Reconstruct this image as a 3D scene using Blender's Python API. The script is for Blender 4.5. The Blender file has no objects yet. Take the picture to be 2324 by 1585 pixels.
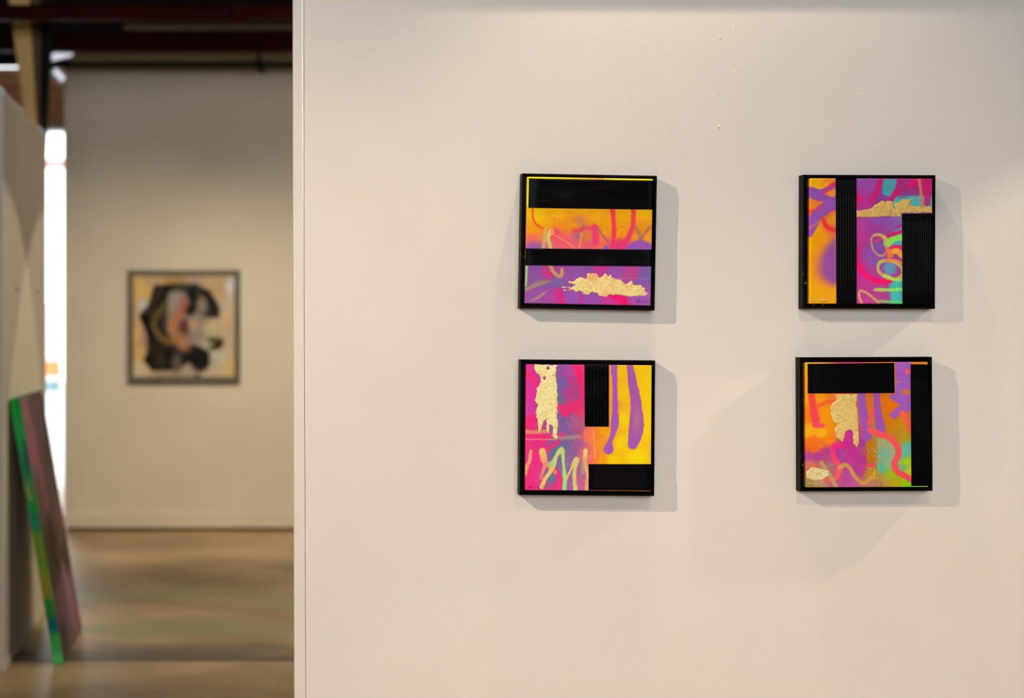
import bpy, bmesh, math, random
import numpy as np
from mathutils import Vector, Matrix

# ------------------------------------------------------------------ camera, world, lights
scene = bpy.context.scene
C = scene.collection
F = 3377.0                 # focal length in pixels of the 2324 x 1585 frame
PX, PY = 543.0, 739.0      # principal point (the photograph is a shifted / cropped frontal view)
H = 1.5                    # camera height
YW = 3.6                   # plane of the wall with the four paintings

cd = bpy.data.cameras.new('camera')
cam = bpy.data.objects.new('camera', cd)
C.objects.link(cam)
cam.location = (0, 0, H)
cam.rotation_euler = (math.pi / 2, 0, 0)
cd.sensor_width = 36.0
cd.lens = F / 2324 * 36.0
cd.shift_x = (1162 - PX) / 2324
cd.shift_y = -(792.5 - PY) / 2324
cd.clip_start = 0.05
cd.dof.use_dof = True
cd.dof.focus_distance = YW - 0.02
cd.dof.aperture_fstop = cd.lens / 27.0
scene.camera = cam

world = bpy.data.worlds.new('world')
scene.world = world
world.use_nodes = True
bg = world.node_tree.nodes['Background']
bg.inputs[0].default_value = (0.93, 0.975, 1.04, 1)
bg.inputs[1].default_value = 4.75

scene.view_settings.view_transform = 'Standard'
scene.view_settings.look = 'None'
scene.view_settings.gamma = 1.0
scene.view_settings.use_curve_mapping = False
scene.view_settings.exposure = 0.0
scene.cycles.use_denoising = True
scene.cycles.max_bounces = 8
scene.cycles.sample_clamp_indirect = 6.0

def spot(name, loc, target, energy, half_deg, blend, color, radius=0.02):
    d = bpy.data.lights.new(name, 'SPOT')
    d.energy = energy
    d.spot_size = math.radians(2 * half_deg)
    d.spot_blend = blend
    d.color = color
    d.shadow_soft_size = radius
    o = bpy.data.objects.new(name, d)
    C.objects.link(o)
    o.location = loc
    v = Vector(target) - Vector(loc)
    o.rotation_euler = v.to_track_quat('-Z', 'Y').to_euler()
    return o

def wx(px, y=YW): return (px - PX) / F * y
def wz(py, y=YW): return H - (py - PY) / F * y

WARM = (1.0, 0.70, 0.37)
AISLE = (1.0, 0.83, 0.60)
# gallery spots on the near wall (they hang from the roof, above the frame)
spot('spot_light', (-2.07, YW - 1.5, 3.31), (2.187, YW, -0.5), 518, 28.3, 1.0, (1.0, 0.765, 0.53), 0.018)
spot('spot_light', (1.25, YW - 2.1, 3.75), (1.383, YW, -0.1), 95, 21, 0.9, (1.0, 0.85, 0.68), 0.018)
spot('spot_light', (3.18, YW - 0.27, 2.73), (1.68, YW - 0.13, 0.33), 140, 27.0, 0.30, (1.0, 0.82, 0.60), 0.012)
spot('spot_light', (0.98, YW - 0.17, 3.14), (1.163, YW - 0.02, 1.9), 74, 46, 0.8, (1.0, 0.787, 0.56), 0.006)
# spots on the partition and on the far wall
spot('spot_light', (2.0, 6.2, 4.0), (-1.03, 6.35, 0.1), 130, 21, 0.12, AISLE, 0.03)
spot('spot_light', (2.0, 8.2, 4.0), (-1.03, 7.95, 0.1), 130, 21, 0.12, AISLE, 0.03)
spot('spot_light', (1.3, 7.5, 3.2), (0.75, 10.9, 0.75), 190, 32, 0.9, AISLE, 0.05)
spot('spot_light', (-0.55, 7.5, 3.2), (-0.75, 10.9, 0.65), 195, 32, 0.9, AISLE, 0.05)
ad = bpy.data.lights.new('aisle_fill_light', 'AREA')  # added area light that lifts the dim far room
ad.shape = 'RECTANGLE'; ad.size = 1.2; ad.size_y = 0.6; ad.energy = 32; ad.color = (1.0, 0.87, 0.68)
ao = bpy.data.objects.new('aisle_fill_light', ad); C.objects.link(ao)
ao.location = (1.8, 6.0, 3.3)
ao.rotation_euler = (math.radians(65), 0, 0)

# ------------------------------------------------------------------ helpers
def s2l(c):
    c = np.asarray(c, dtype=float) / 255.0
    return np.where(c <= 0.04045, c / 12.92, ((c + 0.055) / 1.055) ** 2.4)

def mat(name, col, rough=0.6, metal=0.0, noise=0.0, nscale=20.0, bump=0.0, bscale=60.0, spec=0.5,
        emit=None, stretch=(1, 1, 1)):
    m = bpy.data.materials.new(name)
    m.use_nodes = True
    nt = m.node_tree
    b = nt.nodes['Principled BSDF']
    b.inputs['Base Color'].default_value = (*col, 1)
    b.inputs['Roughness'].default_value = rough
    b.inputs['Metallic'].default_value = metal
    b.inputs['Specular IOR Level'].default_value = spec
    tc = nt.nodes.new('ShaderNodeTexCoord')
    mp = nt.nodes.new('ShaderNodeMapping')
    mp.inputs['Scale'].default_value = stretch
    nt.links.new(tc.outputs['Object'], mp.inputs['Vector'])
    if noise > 0:
        n = nt.nodes.new('ShaderNodeTexNoise')
        n.inputs['Scale'].default_value = nscale
        n.inputs['Detail'].default_value = 5
        nt.links.new(mp.outputs[0], n.inputs['Vector'])
        r = nt.nodes.new('ShaderNodeValToRGB')
        r.color_ramp.elements[0].position = 0.3
        r.color_ramp.elements[1].position = 0.7
        r.color_ramp.elements[0].color = (*[c * (1 - noise) for c in col], 1)
        r.color_ramp.elements[1].color = (*[min(1, c * (1 + noise)) for c in col], 1)
        nt.links.new(n.outputs['Fac'], r.inputs[0])
        nt.links.new(r.outputs[0], b.inputs['Base Color'])
    if bump > 0:
        n = nt.nodes.new('ShaderNodeTexNoise')
        n.inputs['Scale'].default_value = bscale
        n.inputs['Detail'].default_value = 4
        nt.links.new(mp.outputs[0], n.inputs['Vector'])
        bp = nt.nodes.new('ShaderNodeBump')
        bp.inputs['Strength'].default_value = 1.0
        bp.inputs['Distance'].default_value = bump
        nt.links.new(n.outputs['Fac'], bp.inputs['Height'])
        nt.links.new(bp.outputs[0], b.inputs['Normal'])
    if emit:
        b.inputs['Emission Color'].default_value = (*emit[0], 1)
        b.inputs['Emission Strength'].default_value = emit[1]
    return m

def link_mesh(name, verts, faces, m, parent=None, smooth=False):
    me = bpy.data.meshes.new(name)
    me.from_pydata([tuple(v) for v in verts], [], faces)
    me.update()
    me.materials.append(m)
    if smooth:
        me.polygons.foreach_set('use_smooth', [True] * len(me.polygons))
    o = bpy.data.objects.new(name, me)
    C.objects.link(o)
    if parent is not None:
        o.parent = parent
    return o

def bm_obj(name, bm, m, parent=None, smooth=False):
    me = bpy.data.meshes.new(name)
    bmesh.ops.recalc_face_normals(bm, faces=bm.faces[:])
    bm.to_mesh(me); bm.free()
    me.materials.append(m)
    if smooth:
        me.polygons.foreach_set('use_smooth', [True] * len(me.polygons))
    o = bpy.data.objects.new(name, me)
    C.objects.link(o)
    if parent is not None:
        o.parent = parent
    return o

def bm_box(bm, a, b, bevel=0.0):
    vs = bmesh.ops.create_cube(bm, size=1.0)['verts']
    for v in vs:
        v.co = Vector([(a[i] + b[i]) / 2 + v.co[i] * (b[i] - a[i]) for i in range(3)])
    if bevel > 0:
        es = list({e for v in vs for e in v.link_edges})
        bmesh.ops.bevel(bm, geom=es, offset=bevel, segments=2, affect='EDGES', profile=0.5)

def box(name, a, b, m, parent=None, bevel=0.0):
    bm = bmesh.new()
    bm_box(bm, a, b, bevel)
    return bm_obj(name, bm, m, parent)

def bm_tube(bm, p, q, r, seg=16, r2=None):
    p = Vector(p); q = Vector(q); d = q - p
    M = Matrix.Translation((p + q) / 2) @ d.to_track_quat('Z', 'Y').to_matrix().to_4x4()
    bmesh.ops.create_cone(bm, cap_ends=True, segments=seg, radius1=r, radius2=r if r2 is None else r2,
                          depth=d.length, matrix=M)

def tube(name, p, q, r, m, parent=None, seg=16, r2=None):
    bm = bmesh.new()
    bm_tube(bm, p, q, r, seg, r2)
    return bm_obj(name, bm, m, parent, smooth=False)

def struct(o):
    o['kind'] = 'structure'
    return o

def tag(o, label, cat, group=None):
    o['label'] = label
    o['category'] = cat
    if group:
        o['group'] = group
    return o

def empty(name, loc=(0, 0, 0), rot=(0, 0, 0)):
    o = bpy.data.objects.new(name, None)
    o.empty_display_size = 0.1
    o.location = loc
    o.rotation_euler = rot
    C.objects.link(o)
    return o

# ---- value noise in numpy
def vnoise(x, y, scale, seed=0):
    rng = np.random.RandomState(seed)
    T = rng.rand(64, 64)
    u = x / scale; v = y / scale
    i = np.floor(u).astype(int); j = np.floor(v).astype(int)
    fu = u - i; fv = v - j
    fu = fu * fu * (3 - 2 * fu); fv = fv * fv * (3 - 2 * fv)
    g = lambda a, b: T[a % 64, b % 64]
    return ((g(i, j) * (1 - fu) + g(i + 1, j) * fu) * (1 - fv)
            + (g(i, j + 1) * (1 - fu) + g(i + 1, j + 1) * fu) * fv) * 2 - 1

def fbm(x, y, scale, seed=0, octs=4):
    s = 0; a = 1; t = 0
    for k in range(octs):
        s = s + a * vnoise(x, y, scale, seed + k * 17); t += a
        a *= 0.55; scale = scale / 2.03
    return s / t

class Painter:
    """Computes paint pigment at points (x, y) from soft fields, strokes and polygons."""
    def __init__(self, x, y, seed=1):
        self.x, self.y, self.seed = x, y, seed
        self.c = np.zeros((len(x), 3))
        self.wx = x + 5 * fbm(x, y, 38, seed + 5) + 3.0 * fbm(x, y, 9, seed + 9)
        self.wy = y + 5 * fbm(x, y, 38, seed + 6) + 3.0 * fbm(x, y, 9, seed + 10)
        self.grit = fbm(x, y, 8, seed + 3, 3)
    def mask_rect(self, r):
        if r is None:
            return np.ones(len(self.x))
        return ((self.x >= r[0]) & (self.x <= r[2]) & (self.y >= r[1]) & (self.y <= r[3])).astype(float)
    def mix(self, w, col):
        w = np.clip(w, 0, 1)[:, None]
        self.c = self.c * (1 - w) + np.asarray(col, float) * w
    def field(self, pts, rect=None, p=3.2):
        px = self.x + 22 * fbm(self.x, self.y, 90, self.seed + 21)
        py = self.y + 22 * fbm(self.x, self.y, 90, self.seed + 22)
        num = 0; den = 0
        for (a, b, col) in pts:
            w = 1.0 / (((px - a) ** 2 + (py - b) ** 2) ** (p / 2) + 60.0)
            num = num + w[:, None] * np.asarray(col, float); den = den + w
        f = num / den[:, None]
        m = self.mask_rect(rect)[:, None]
        self.c = self.c * (1 - m) + f * m
    @staticmethod
    def smooth(P, n=8):
        P = np.asarray(P, float)
        if len(P) < 3:
            t = np.linspace(0, 1, n + 1)[:, None]
            return P[0] * (1 - t) + P[-1] * t
        Q = np.vstack([2 * P[0] - P[1], P, 2 * P[-1] - P[-2]])
        out = []
        for i in range(1, len(Q) - 2):
            for t in np.linspace(0, 1, n, endpoint=False):
                a, b, c, d = Q[i - 1], Q[i], Q[i + 1], Q[i + 2]
                out.append(0.5 * (2 * b + (c - a) * t + (2 * a - 5 * b + 4 * c - d) * t * t
                                  + (3 * b - a - 3 * c + d) * t ** 3))
        out.append(P[-1])
        return np.array(out)
    def stroke(self, pts, w, col, soft=6, op=1.0, rect=None, col2=None, grit=0.0):
        pts = [(*p, w) if len(p) == 2 else p for p in pts]
        S = self.smooth(pts)
        best = np.full(len(self.x), 1e9); bt = np.zeros(len(self.x))
        n = len(S) - 1
        for k in range(n):
            a, b = S[k], S[k + 1]
            dx, dy = b[0] - a[0], b[1] - a[1]
            L = dx * dx + dy * dy + 1e-9
            t = np.clip(((self.wx - a[0]) * dx + (self.wy - a[1]) * dy) / L, 0, 1)
            d = np.hypot(self.wx - a[0] - t * dx, self.wy - a[1] - t * dy) - (a[2] * (1 - t) + b[2] * t) / 2
            u = d < best
            best = np.where(u, d, best); bt = np.where(u, (k + t) / n, bt)
        al = np.clip(0.5 - best / (2.0 * soft), 0, 1)
        al = al * al * (3 - 2 * al) * op * self.mask_rect(rect)
        if grit:
            al = al * np.clip(1 - grit * (0.5 + self.grit * 1.6), 0, 1)
        al = al[:, None]
        cc = np.asarray(col, float)[None]
        if col2 is not None:
            cc = cc * (1 - bt[:, None]) + np.asarray(col2, float)[None] * bt[:, None]
        self.c = self.c * (1 - al) + cc * al
    def blob(self, cx, cy, rx, ry, col, soft=0.35, op=1.0, rect=None):
        d = np.sqrt(((self.wx - cx) / rx) ** 2 + ((self.wy - cy) / ry) ** 2)
        al = np.clip((1 + soft - d) / (2 * soft), 0, 1)
        al = al * al * (3 - 2 * al) * op * self.mask_rect(rect)
        self.mix(al, col)
    def ring(self, cx, cy, rx, ry, w, col, rot=0, rect=None, col2=None):
        a = np.linspace(0, 2 * math.pi, 17)
        c, s = math.cos(rot), math.sin(rot)
        pts = [(cx + rx * math.cos(t) * c - ry * math.sin(t) * s, cy + rx * math.cos(t) * s + ry * math.sin(t) * c)
               for t in a]
        self.stroke(pts, w, col, 5, 0.95, rect, col2)
    def poly(self, pts, col, soft=4, op=1.0, rect=None):
        d = poly_sd(self.wx, self.wy, pts)
        al = np.clip(0.5 - d / (2.0 * soft), 0, 1) * op * self.mask_rect(rect)
        self.mix(al, col)
    def weave(self, amt=0.05):
        g = 1 + amt * self.grit + amt * 0.6 * np.sin(self.x * 0.9) * np.sin(self.y * 0.9)
        self.c = self.c * g[:, None]

def poly_sd(x, y, pts):
    pts = np.asarray(pts, float)
    n = len(pts)
    d2 = np.full(len(x), 1e18); inside = np.zeros(len(x), bool)
    for k in range(n):
        a, b = pts[k], pts[(k + 1) % n]
        dx, dy = b - a
        t = np.clip(((x - a[0]) * dx + (y - a[1]) * dy) / (dx * dx + dy * dy + 1e-9), 0, 1)
        d2 = np.minimum(d2, (x - a[0] - t * dx) ** 2 + (y - a[1] - t * dy) ** 2)
        if dy != 0:
            cr = ((a[1] <= y) != (b[1] <= y)) & (x < (y - a[1]) * dx / dy + a[0])
            inside ^= cr
    d = np.sqrt(d2)
    return np.where(inside, -d, d)

def set_colors(o, lin):
    at = o.data.color_attributes.new('pigment', 'FLOAT_COLOR', 'POINT')
    buf = np.ones((len(o.data.vertices), 4), np.float32)
    buf[:, :3] = np.clip(lin, 0, 1)
    at.data.foreach_set('color', buf.ravel())

def pigment_mat(name, rough=0.5, metal=0.0, spec=0.35, bump=0.0, bscale=900.0):
    m = mat(name, (0.5, 0.5, 0.5), rough, metal, spec=spec, bump=bump, bscale=bscale)
    nt = m.node_tree
    a = nt.nodes.new('ShaderNodeVertexColor')
    a.layer_name = 'pigment'
    nt.links.new(a.outputs['Color'], nt.nodes['Principled BSDF'].inputs['Base Color'])
    return m

# ------------------------------------------------------------------ materials
M_wall = mat('wall_paint', (0.80, 0.77, 0.735), 0.75, noise=0.012, nscale=5, bump=0.0004, bscale=230, spec=0.25)
M_wall2 = mat('partition_paint', (0.77, 0.70, 0.59), 0.75, noise=0.03, nscale=2.5, bump=0.0006, bscale=60, spec=0.25)
M_trim = mat('trim_paint', (0.79, 0.76, 0.725), 0.65, noise=0.02, nscale=8, bump=0.0008, bscale=90, spec=0.3)
M_roof = mat('roof_dark', (0.012, 0.011, 0.010), 0.9, noise=0.3, nscale=3, spec=0.1)
M_red = mat('red_oxide_steel', (0.032, 0.001, 0.001), 0.7, noise=0.35, nscale=4, bump=0.001, bscale=30, spec=0.08)
M_dark = mat('dark_steel', (0.004, 0.0045, 0.0035), 0.6, noise=0.2, nscale=9, spec=0.12)
M_ochre = mat('ochre_paint', (0.80, 0.53, 0.20), 0.7, noise=0.12, nscale=3, stretch=(1, 1, 0.3))
M_brown = mat('brown_paint', (0.11, 0.065, 0.03), 0.75, noise=0.2, nscale=4)
M_plank = mat('orange_timber', (0.85, 0.42, 0.22), 0.7, noise=0.3, nscale=2.0, stretch=(0.6, 1, 9), bump=0.002, bscale=8)
M_white = mat('white_plastic', (0.80, 0.81, 0.84), 0.35, noise=0.02, nscale=9)
M_frame_w = mat('window_paint', (0.70, 0.70, 0.72), 0.5, noise=0.05, nscale=6)
M_pink = mat('pale_pink_paint', (0.80, 0.55, 0.50), 0.5, noise=0.05, nscale=6)
M_glow = mat('glowing_white', (0.8, 0.82, 0.85), 0.5, noise=0.05, nscale=9, emit=((0.78, 0.84, 1.0), 0.75))
M_grass = mat('exterior_concrete', (0.55, 0.54, 0.52), 0.9, noise=0.1, nscale=2)

# ------------------------------------------------------------------ the building shell
def floor_material():
    m = mat('concrete_floor', (0.25, 0.18, 0.11), 0.42, spec=0.4, bump=0.0012, bscale=14)
    nt = m.node_tree; b = nt.nodes['Principled BSDF']
    tc = nt.nodes.new('ShaderNodeTexCoord')
    def noise(scale, det, st, rough=0.55):
        mp = nt.nodes.new('ShaderNodeMapping'); mp.inputs['Scale'].default_value = st
        nt.links.new(tc.outputs['Object'], mp.inputs[0])
        n = nt.nodes.new('ShaderNodeTexNoise')
        n.inputs['Scale'].default_value = scale; n.inputs['Detail'].default_value = det
        n.inputs['Roughness'].default_value = rough
        nt.links.new(mp.outputs[0], n.inputs['Vector'])
        return n.outputs['Fac']
    def ramp(fac, stops):
        r = nt.nodes.new('ShaderNodeValToRGB')
        e = r.color_ramp.elements
        while len(e) < len(stops): e.new(0.5)
        for q, (p, c) in zip(e, stops):
            q.position = p; q.color = (*c, 1)
        nt.links.new(fac, r.inputs[0]); return r.outputs[0]
    def mixc(f, a, c2):
        x = nt.nodes.new('ShaderNodeMix'); x.data_type = 'RGBA'
        nt.links.new(f, x.inputs[0]); nt.links.new(a, x.inputs[6])
        if isinstance(c2, tuple): x.inputs[7].default_value = (*c2, 1)
        else: nt.links.new(c2, x.inputs[7])
        return x.outputs[2]
    base = ramp(noise(0.8, 6, (1, 1.2, 1), 0.6), [(0.32, (0.30, 0.205, 0.10)), (0.5, (0.52, 0.37, 0.19)), (0.68, (0.74, 0.54, 0.30))])
    sp = nt.nodes.new('ShaderNodeSeparateXYZ'); nt.links.new(tc.outputs['Object'], sp.inputs[0])
    nz = noise(1.6, 4, (1, 1, 1))
    def band(y0, hw, seed):
        # worn paint / grime strip lying across the slab around a given distance, with a ragged outline
        a = nt.nodes.new('ShaderNodeMath'); a.operation = 'MULTIPLY_ADD'
        nt.links.new(noise(0.9 + seed, 3, (1, 1, 1)), a.inputs[0]); a.inputs[1].default_value = 1.1
        nt.links.new(sp.outputs[1], a.inputs[2])
        s = nt.nodes.new('ShaderNodeMath'); s.operation = 'SUBTRACT'
        nt.links.new(a.outputs[0], s.inputs[0]); s.inputs[1].default_value = y0 + 0.55
        ab = nt.nodes.new('ShaderNodeMath'); ab.operation = 'ABSOLUTE'
        nt.links.new(s.outputs[0], ab.inputs[0])
        mr = nt.nodes.new('ShaderNodeMapRange')
        nt.links.new(ab.outputs[0], mr.inputs[0])
        mr.inputs[1].default_value = hw; mr.inputs[2].default_value = 0.02
        mr.inputs[3].default_value = 0; mr.inputs[4].default_value = 1
        return mr.outputs[0]
    def scaled(f, k):
        x = nt.nodes.new('ShaderNodeMath'); x.operation = 'MULTIPLY'
        nt.links.new(f, x.inputs[0]); x.inputs[1].default_value = k
        return x.outputs[0]
    c = mixc(scaled(band(8.15, 0.22, 0.1), 0.6), base, (0.34, 0.42, 0.20))
    c = mixc(scaled(band(7.4, 0.25, 0.4), 0.65), c, (0.27, 0.35, 0.14))
    # dark ragged-edged band along the far side of the slab joint
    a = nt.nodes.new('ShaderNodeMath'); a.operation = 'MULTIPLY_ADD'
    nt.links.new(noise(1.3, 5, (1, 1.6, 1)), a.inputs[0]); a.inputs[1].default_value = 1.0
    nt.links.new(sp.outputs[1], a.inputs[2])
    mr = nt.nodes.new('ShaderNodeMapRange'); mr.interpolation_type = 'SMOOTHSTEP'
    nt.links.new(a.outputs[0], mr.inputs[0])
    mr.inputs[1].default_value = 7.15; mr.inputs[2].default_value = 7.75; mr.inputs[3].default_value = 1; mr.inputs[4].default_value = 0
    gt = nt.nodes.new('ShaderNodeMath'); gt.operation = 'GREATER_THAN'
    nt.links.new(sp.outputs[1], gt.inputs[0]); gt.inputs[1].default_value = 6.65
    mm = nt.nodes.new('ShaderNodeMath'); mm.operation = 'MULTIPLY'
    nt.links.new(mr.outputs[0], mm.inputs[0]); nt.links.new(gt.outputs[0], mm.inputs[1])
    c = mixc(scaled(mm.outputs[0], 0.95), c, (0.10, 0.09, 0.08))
    nt.links.new(c, b.inputs['Base Color'])
    return m
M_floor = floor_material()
M_joint = mat('joint_filler', (0.05, 0.04, 0.03), 0.9, noise=0.2, nscale=9)

floor = struct(box('floor', (-5, -3, -0.25), (6, 14.0, -0.05), M_joint))
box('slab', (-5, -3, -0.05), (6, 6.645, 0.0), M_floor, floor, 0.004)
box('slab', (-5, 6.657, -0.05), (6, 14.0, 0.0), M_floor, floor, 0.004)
struct(box('ceiling', (-5, -3, 4.6), (6, 14.0, 4.8), M_roof))
struct(box('wall_left', (-5.2, -3, -0.05), (-5, 14.0, 4.7), M_brown))
struct(box('wall_right', (6, -3, -0.05), (6.2, 14.0, 4.7), M_wall2))

# unseen wall added behind the viewer, opening sized to set the ambient daylight
bw = struct(empty('wall_behind', (0, -3, 0)))
for (x0, x1, z0, z1) in ((-5, -2.6, -0.05, 4.6), (3.6, 6, -0.05, 4.6), (-2.6, 3.6, -0.05, 1.78), (-2.6, 3.6, 4.1, 4.6)):
    box('masonry', (x0, -0.2, z0), (x1, 0, z1), M_brown, bw)

# near wall with the paintings: board body, corner trim with seam
Z_TOP = 2.54
def lerp(a, b, t): return a + (b - a) * t
def edge_x(p_top, p_bot, z):            # slightly out-of-plumb edges
    t = (wz(0) - z) / (wz(0) - wz(1585))
    return wx(lerp(p_top, p_bot, t))
def slab_between(name, l_top, l_bot, r_top, r_bot, y0, y1, m, parent=None, z0=0.0, z1=Z_TOP, bevel=0.0, right=None):
    bm = bmesh.new()
    vs = []
    for z in (z0, z1):
        xl = edge_x(l_top, l_bot, z)
        xr = right if right is not None else edge_x(r_top, r_bot, z)
        for (x, y) in ((xl, y0), (xr, y0), (xr, y1), (xl, y1)):
            vs.append(bm.verts.new((x, y, z)))
    for f in ((0, 1, 2, 3), (7, 6, 5, 4), (0, 4, 5, 1), (1, 5, 6, 2), (2, 6, 7, 3), (3, 7, 4, 0)):
        bm.faces.new([vs[i] for i in f])
    if bevel:
        bmesh.ops.bevel(bm, geom=bm.edges[:], offset=bevel, segments=2, affect='EDGES', profile=0.5)
    return bm_obj(name, bm, m, parent)
wall = struct(slab_between('wall_front', 688.4, 694.6, 0, 0, YW, YW + 0.06, M_wall, right=4.6, bevel=0.0012))
trim = struct(slab_between('trim_1', 665.5, 669.0, 687.5, 693.9, YW - 0.0006, YW + 0.06, M_trim, bevel=0.0012))
# bead of filler standing proud of the seam, thick above and thinning out lower down
bmb = bmesh.new()
rings = []
for k in range(41):
    z = lerp(Z_TOP, wz(640), k / 40)
    r = max(0.0004, 0.0034 * (1 - k / 40) ** 0.7 * (1 + 0.25 * math.sin(k * 1.7) * math.cos(k * 0.6)))
    x = edge_x(687.0, 692.6, z)
    rings.append([bmb.verts.new((x + r * math.cos(a), YW - 0.0002 - r * 0.9 * math.sin(a), z))
                  for a in np.linspace(0, math.pi, 7)])
for k in range(40):
    for i in range(6):
        bmb.faces.new((rings[k][i], rings[k][i + 1], rings[k + 1][i + 1], rings[k + 1][i]))
bm_obj('filler_bead', bmb, mat('filler_white', (0.93, 0.92, 0.90), 0.4, noise=0.02, nscale=40), trim, smooth=True)
# ledge added above view along the wall top to shade a strip below
struct(box('shade_ledge', (wx(664), YW - 0.0545, Z_TOP), (4.6, YW + 0.075, Z_TOP + 0.03), M_trim, None, 0.003))
# small paint blobs and grains dried in the wall paint
random.seed(4)
bl = [(1635, 86, 3.4), (1508, 108, 2.2), (1671, 46, 2.0), (1727, 44, 2.2), (1617, 218, 2.8), (1952, 215, 3.2),
      (1880, 27, 2.0), (1655, 67, 1.8), (1785, 333, 1.8), (732, 77, 1.9), (983, 114, 2.0), (982, 130, 2.4),
      (1165, 330, 2.0), (777, 32, 1.6), (1632, 288, 5.0), (1570, 365, 1.8), (1660, 370, 2.4), (1738, 530, 2.4),
      (1770, 590, 2.2), (1802, 618, 2.4), (1630, 460, 2.0), (697, 1508, 1.8), (1145, 1294, 1.5), (2006, 118, 1.6)]
for (a, b_, r) in bl:
    bm = bmesh.new()
    bmesh.ops.create_icosphere(bm, subdivisions=1, radius=1.0)
    rr = r / 938.0 * 0.8
    for v in bm.verts:
        v.co = Vector((wx(a) + v.co.x * rr * random.uniform(.8, 1.1), YW - v.co.y * rr * 0.3, wz(b_) + v.co.z * rr * random.uniform(.7, 1.2)))
    bm_obj('paint_blob', bm, M_wall, wall, smooth=True)
# scratches / drips in the paint
for (a, b_, c_, d_) in [(712, 22, 714, 42), (798, 78, 816, 95), (886, 96, 896, 112), (1664, 58, 1664, 80), (1666, 156, 1667, 176),
                        (1932, 168, 1933, 182), (2018, 117, 2036, 118), (1100, 235, 1104, 245), (760, 60, 766, 70), (885, 1368, 893, 1360)]:
    bm = bmesh.new()
    bm_tube(bm, (wx(a), YW, wz(b_)), (wx(c_), YW, wz(d_)), 0.0005, 6, 0.0003)
    bm_obj('paint_drip', bm, M_wall, wall, smooth=True)

# partition on the left
XP, YP0, YP1, ZP = -1.022, 6.45, 7.88, 2.50
part = struct(box('wall_partition', (XP - 0.14, YP0, 0.0), (XP, YP1, ZP), M_wall2, None, 0.004))
for (a, b_) in ((38, 657), (85, 663)):
    yy = XP * F / (a - PX)
    tube('nail', (XP - 0.002, yy, wz(b_, yy)), (XP + 0.004, yy, wz(b_, yy)), 0.008, M_brown, part, 10)
struct(box('baseboard_left', (XP, YP0 + 0.002, 0.0), (XP + 0.008, YP1, 0.035), M_wall2, None, 0.002))

# far wall
YF = 10.90
struct(box('wall_back', (-1.285, YF, 0.03), (5.9, YF + 0.16, 3.62), M_wall2, None, 0.004))
struct(box('baseboard_back', (-1.285, YF - 0.035, 0.022), (5.9, YF, 0.115), M_wall2, None, 0.003))
struct(box('trim_3', (-1.27, YF + 0.02, 0.0), (5.9, YF + 0.14, 0.03), M_dark))

# rear wall of the building: glazed opening below, timber planks above
YR = 13.8
rear = struct(empty('wall_rear', (0, YR, 0)))
zt = wz(296, YR)
def rbox(name, a, b, m, par, bev=0.004):
    return box(name, (a[0], a[1] - YR, a[2]), (b[0], b[1] - YR, b[2]), m, par, bev)
rbox('pier', (-5, YR, 0), (-2.75, YR + 0.2, zt), M_wall2, rear)
rbox('pier', (-0.4, YR, 0), (6, YR + 0.2, zt), M_wall2, rear)
zc = wz(158, YR); zc2 = wz(149, YR)
nz = 12
for k in range(nz):
    z0 = zt + 0.05 + (zc - zt - 0.05) * k / nz; z1 = zt + 0.05 + (zc - zt - 0.05) * (k + 1) / nz
    rbox('plank', (-5, YR + 0.012 * (k % 3), z0 + 0.003), (6, YR + 0.07, z1 - 0.003), M_plank, rear, 0.004)
rbox('backing_board', (-5, YR + 0.075, zt), (6, YR + 0.1, zc), M_roof, rear)
rbox('lintel', (-5, YR - 0.02, zt), (6, YR + 0.2, zt + 0.05), M_frame_w, rear)
for k in range(3):
    z0 = zc2 + (4.6 - zc2) * k / 3; z1 = zc2 + (4.6 - zc2) * (k + 1) / 3
    rbox('upper_board', (-5, YR, z0), (6, YR + 0.07, z1 - 0.004), M_roof, rear)
rbox('clerestory_sill', (-5, YR - 0.02, zc - 0.01), (6, YR + 0.1, zc + 0.014), M_frame_w, rear)
rbox('clerestory_infill', (-1.9, YR, zc), (6, YR + 0.07, zc2), M_roof, rear)

def glass_mat(name='clear_glass', tint=(0.96, 0.98, 0.97)):
    m = bpy.data.materials.new(name)
    m.use_nodes = True
    nt = m.node_tree
    nt.nodes.clear()
    o = nt.nodes.new('ShaderNodeOutputMaterial')
    t = nt.nodes.new('ShaderNodeBsdfTransparent'); t.inputs[0].default_value = (*tint, 1)
    g = nt.nodes.new('ShaderNodeBsdfGlossy'); g.inputs['Roughness'].default_value = 0.03
    n = nt.nodes.new('ShaderNodeTexNoise'); n.inputs['Scale'].default_value = 3
    mr = nt.nodes.new('ShaderNodeMapRange'); mr.inputs[3].default_value = 0.04; mr.inputs[4].default_value = 0.09
    nt.links.new(n.outputs['Fac'], mr.inputs[0])
    mx = nt.nodes.new('ShaderNodeMixShader')
    nt.links.new(mr.outputs[0], mx.inputs[0]); nt.links.new(t.outputs[0], mx.inputs[1]); nt.links.new(g.outputs[0], mx.inputs[2])
    nt.links.new(mx.outputs[0], o.inputs[0])
    return m
M_glass = glass_mat()
M_glare = glass_mat('transom_glare', (0.62, 0.46, 0.45))  # pink see-through tint imitates backlight washing over the transom bar
win = struct(empty('window_1', (0, YR, 0)))
zb = wz(370, YR)
rbox('window_frame', (-2.75, YR + 0.03, 0), (-2.68, YR + 0.13, zt), M_frame_w, win)
rbox('window_frame', (-0.47, YR + 0.03, 0), (-0.4, YR + 0.13, zt), M_frame_w, win)
rbox('mullion', (-1.36, YR + 0.03, 0), (-1.30, YR + 0.13, zt), M_frame_w, win)
rbox('transom', (-2.68, YR + 0.06, zb - 0.045), (-0.47, YR + 0.09, zb + 0.045), M_glare, win)
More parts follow.
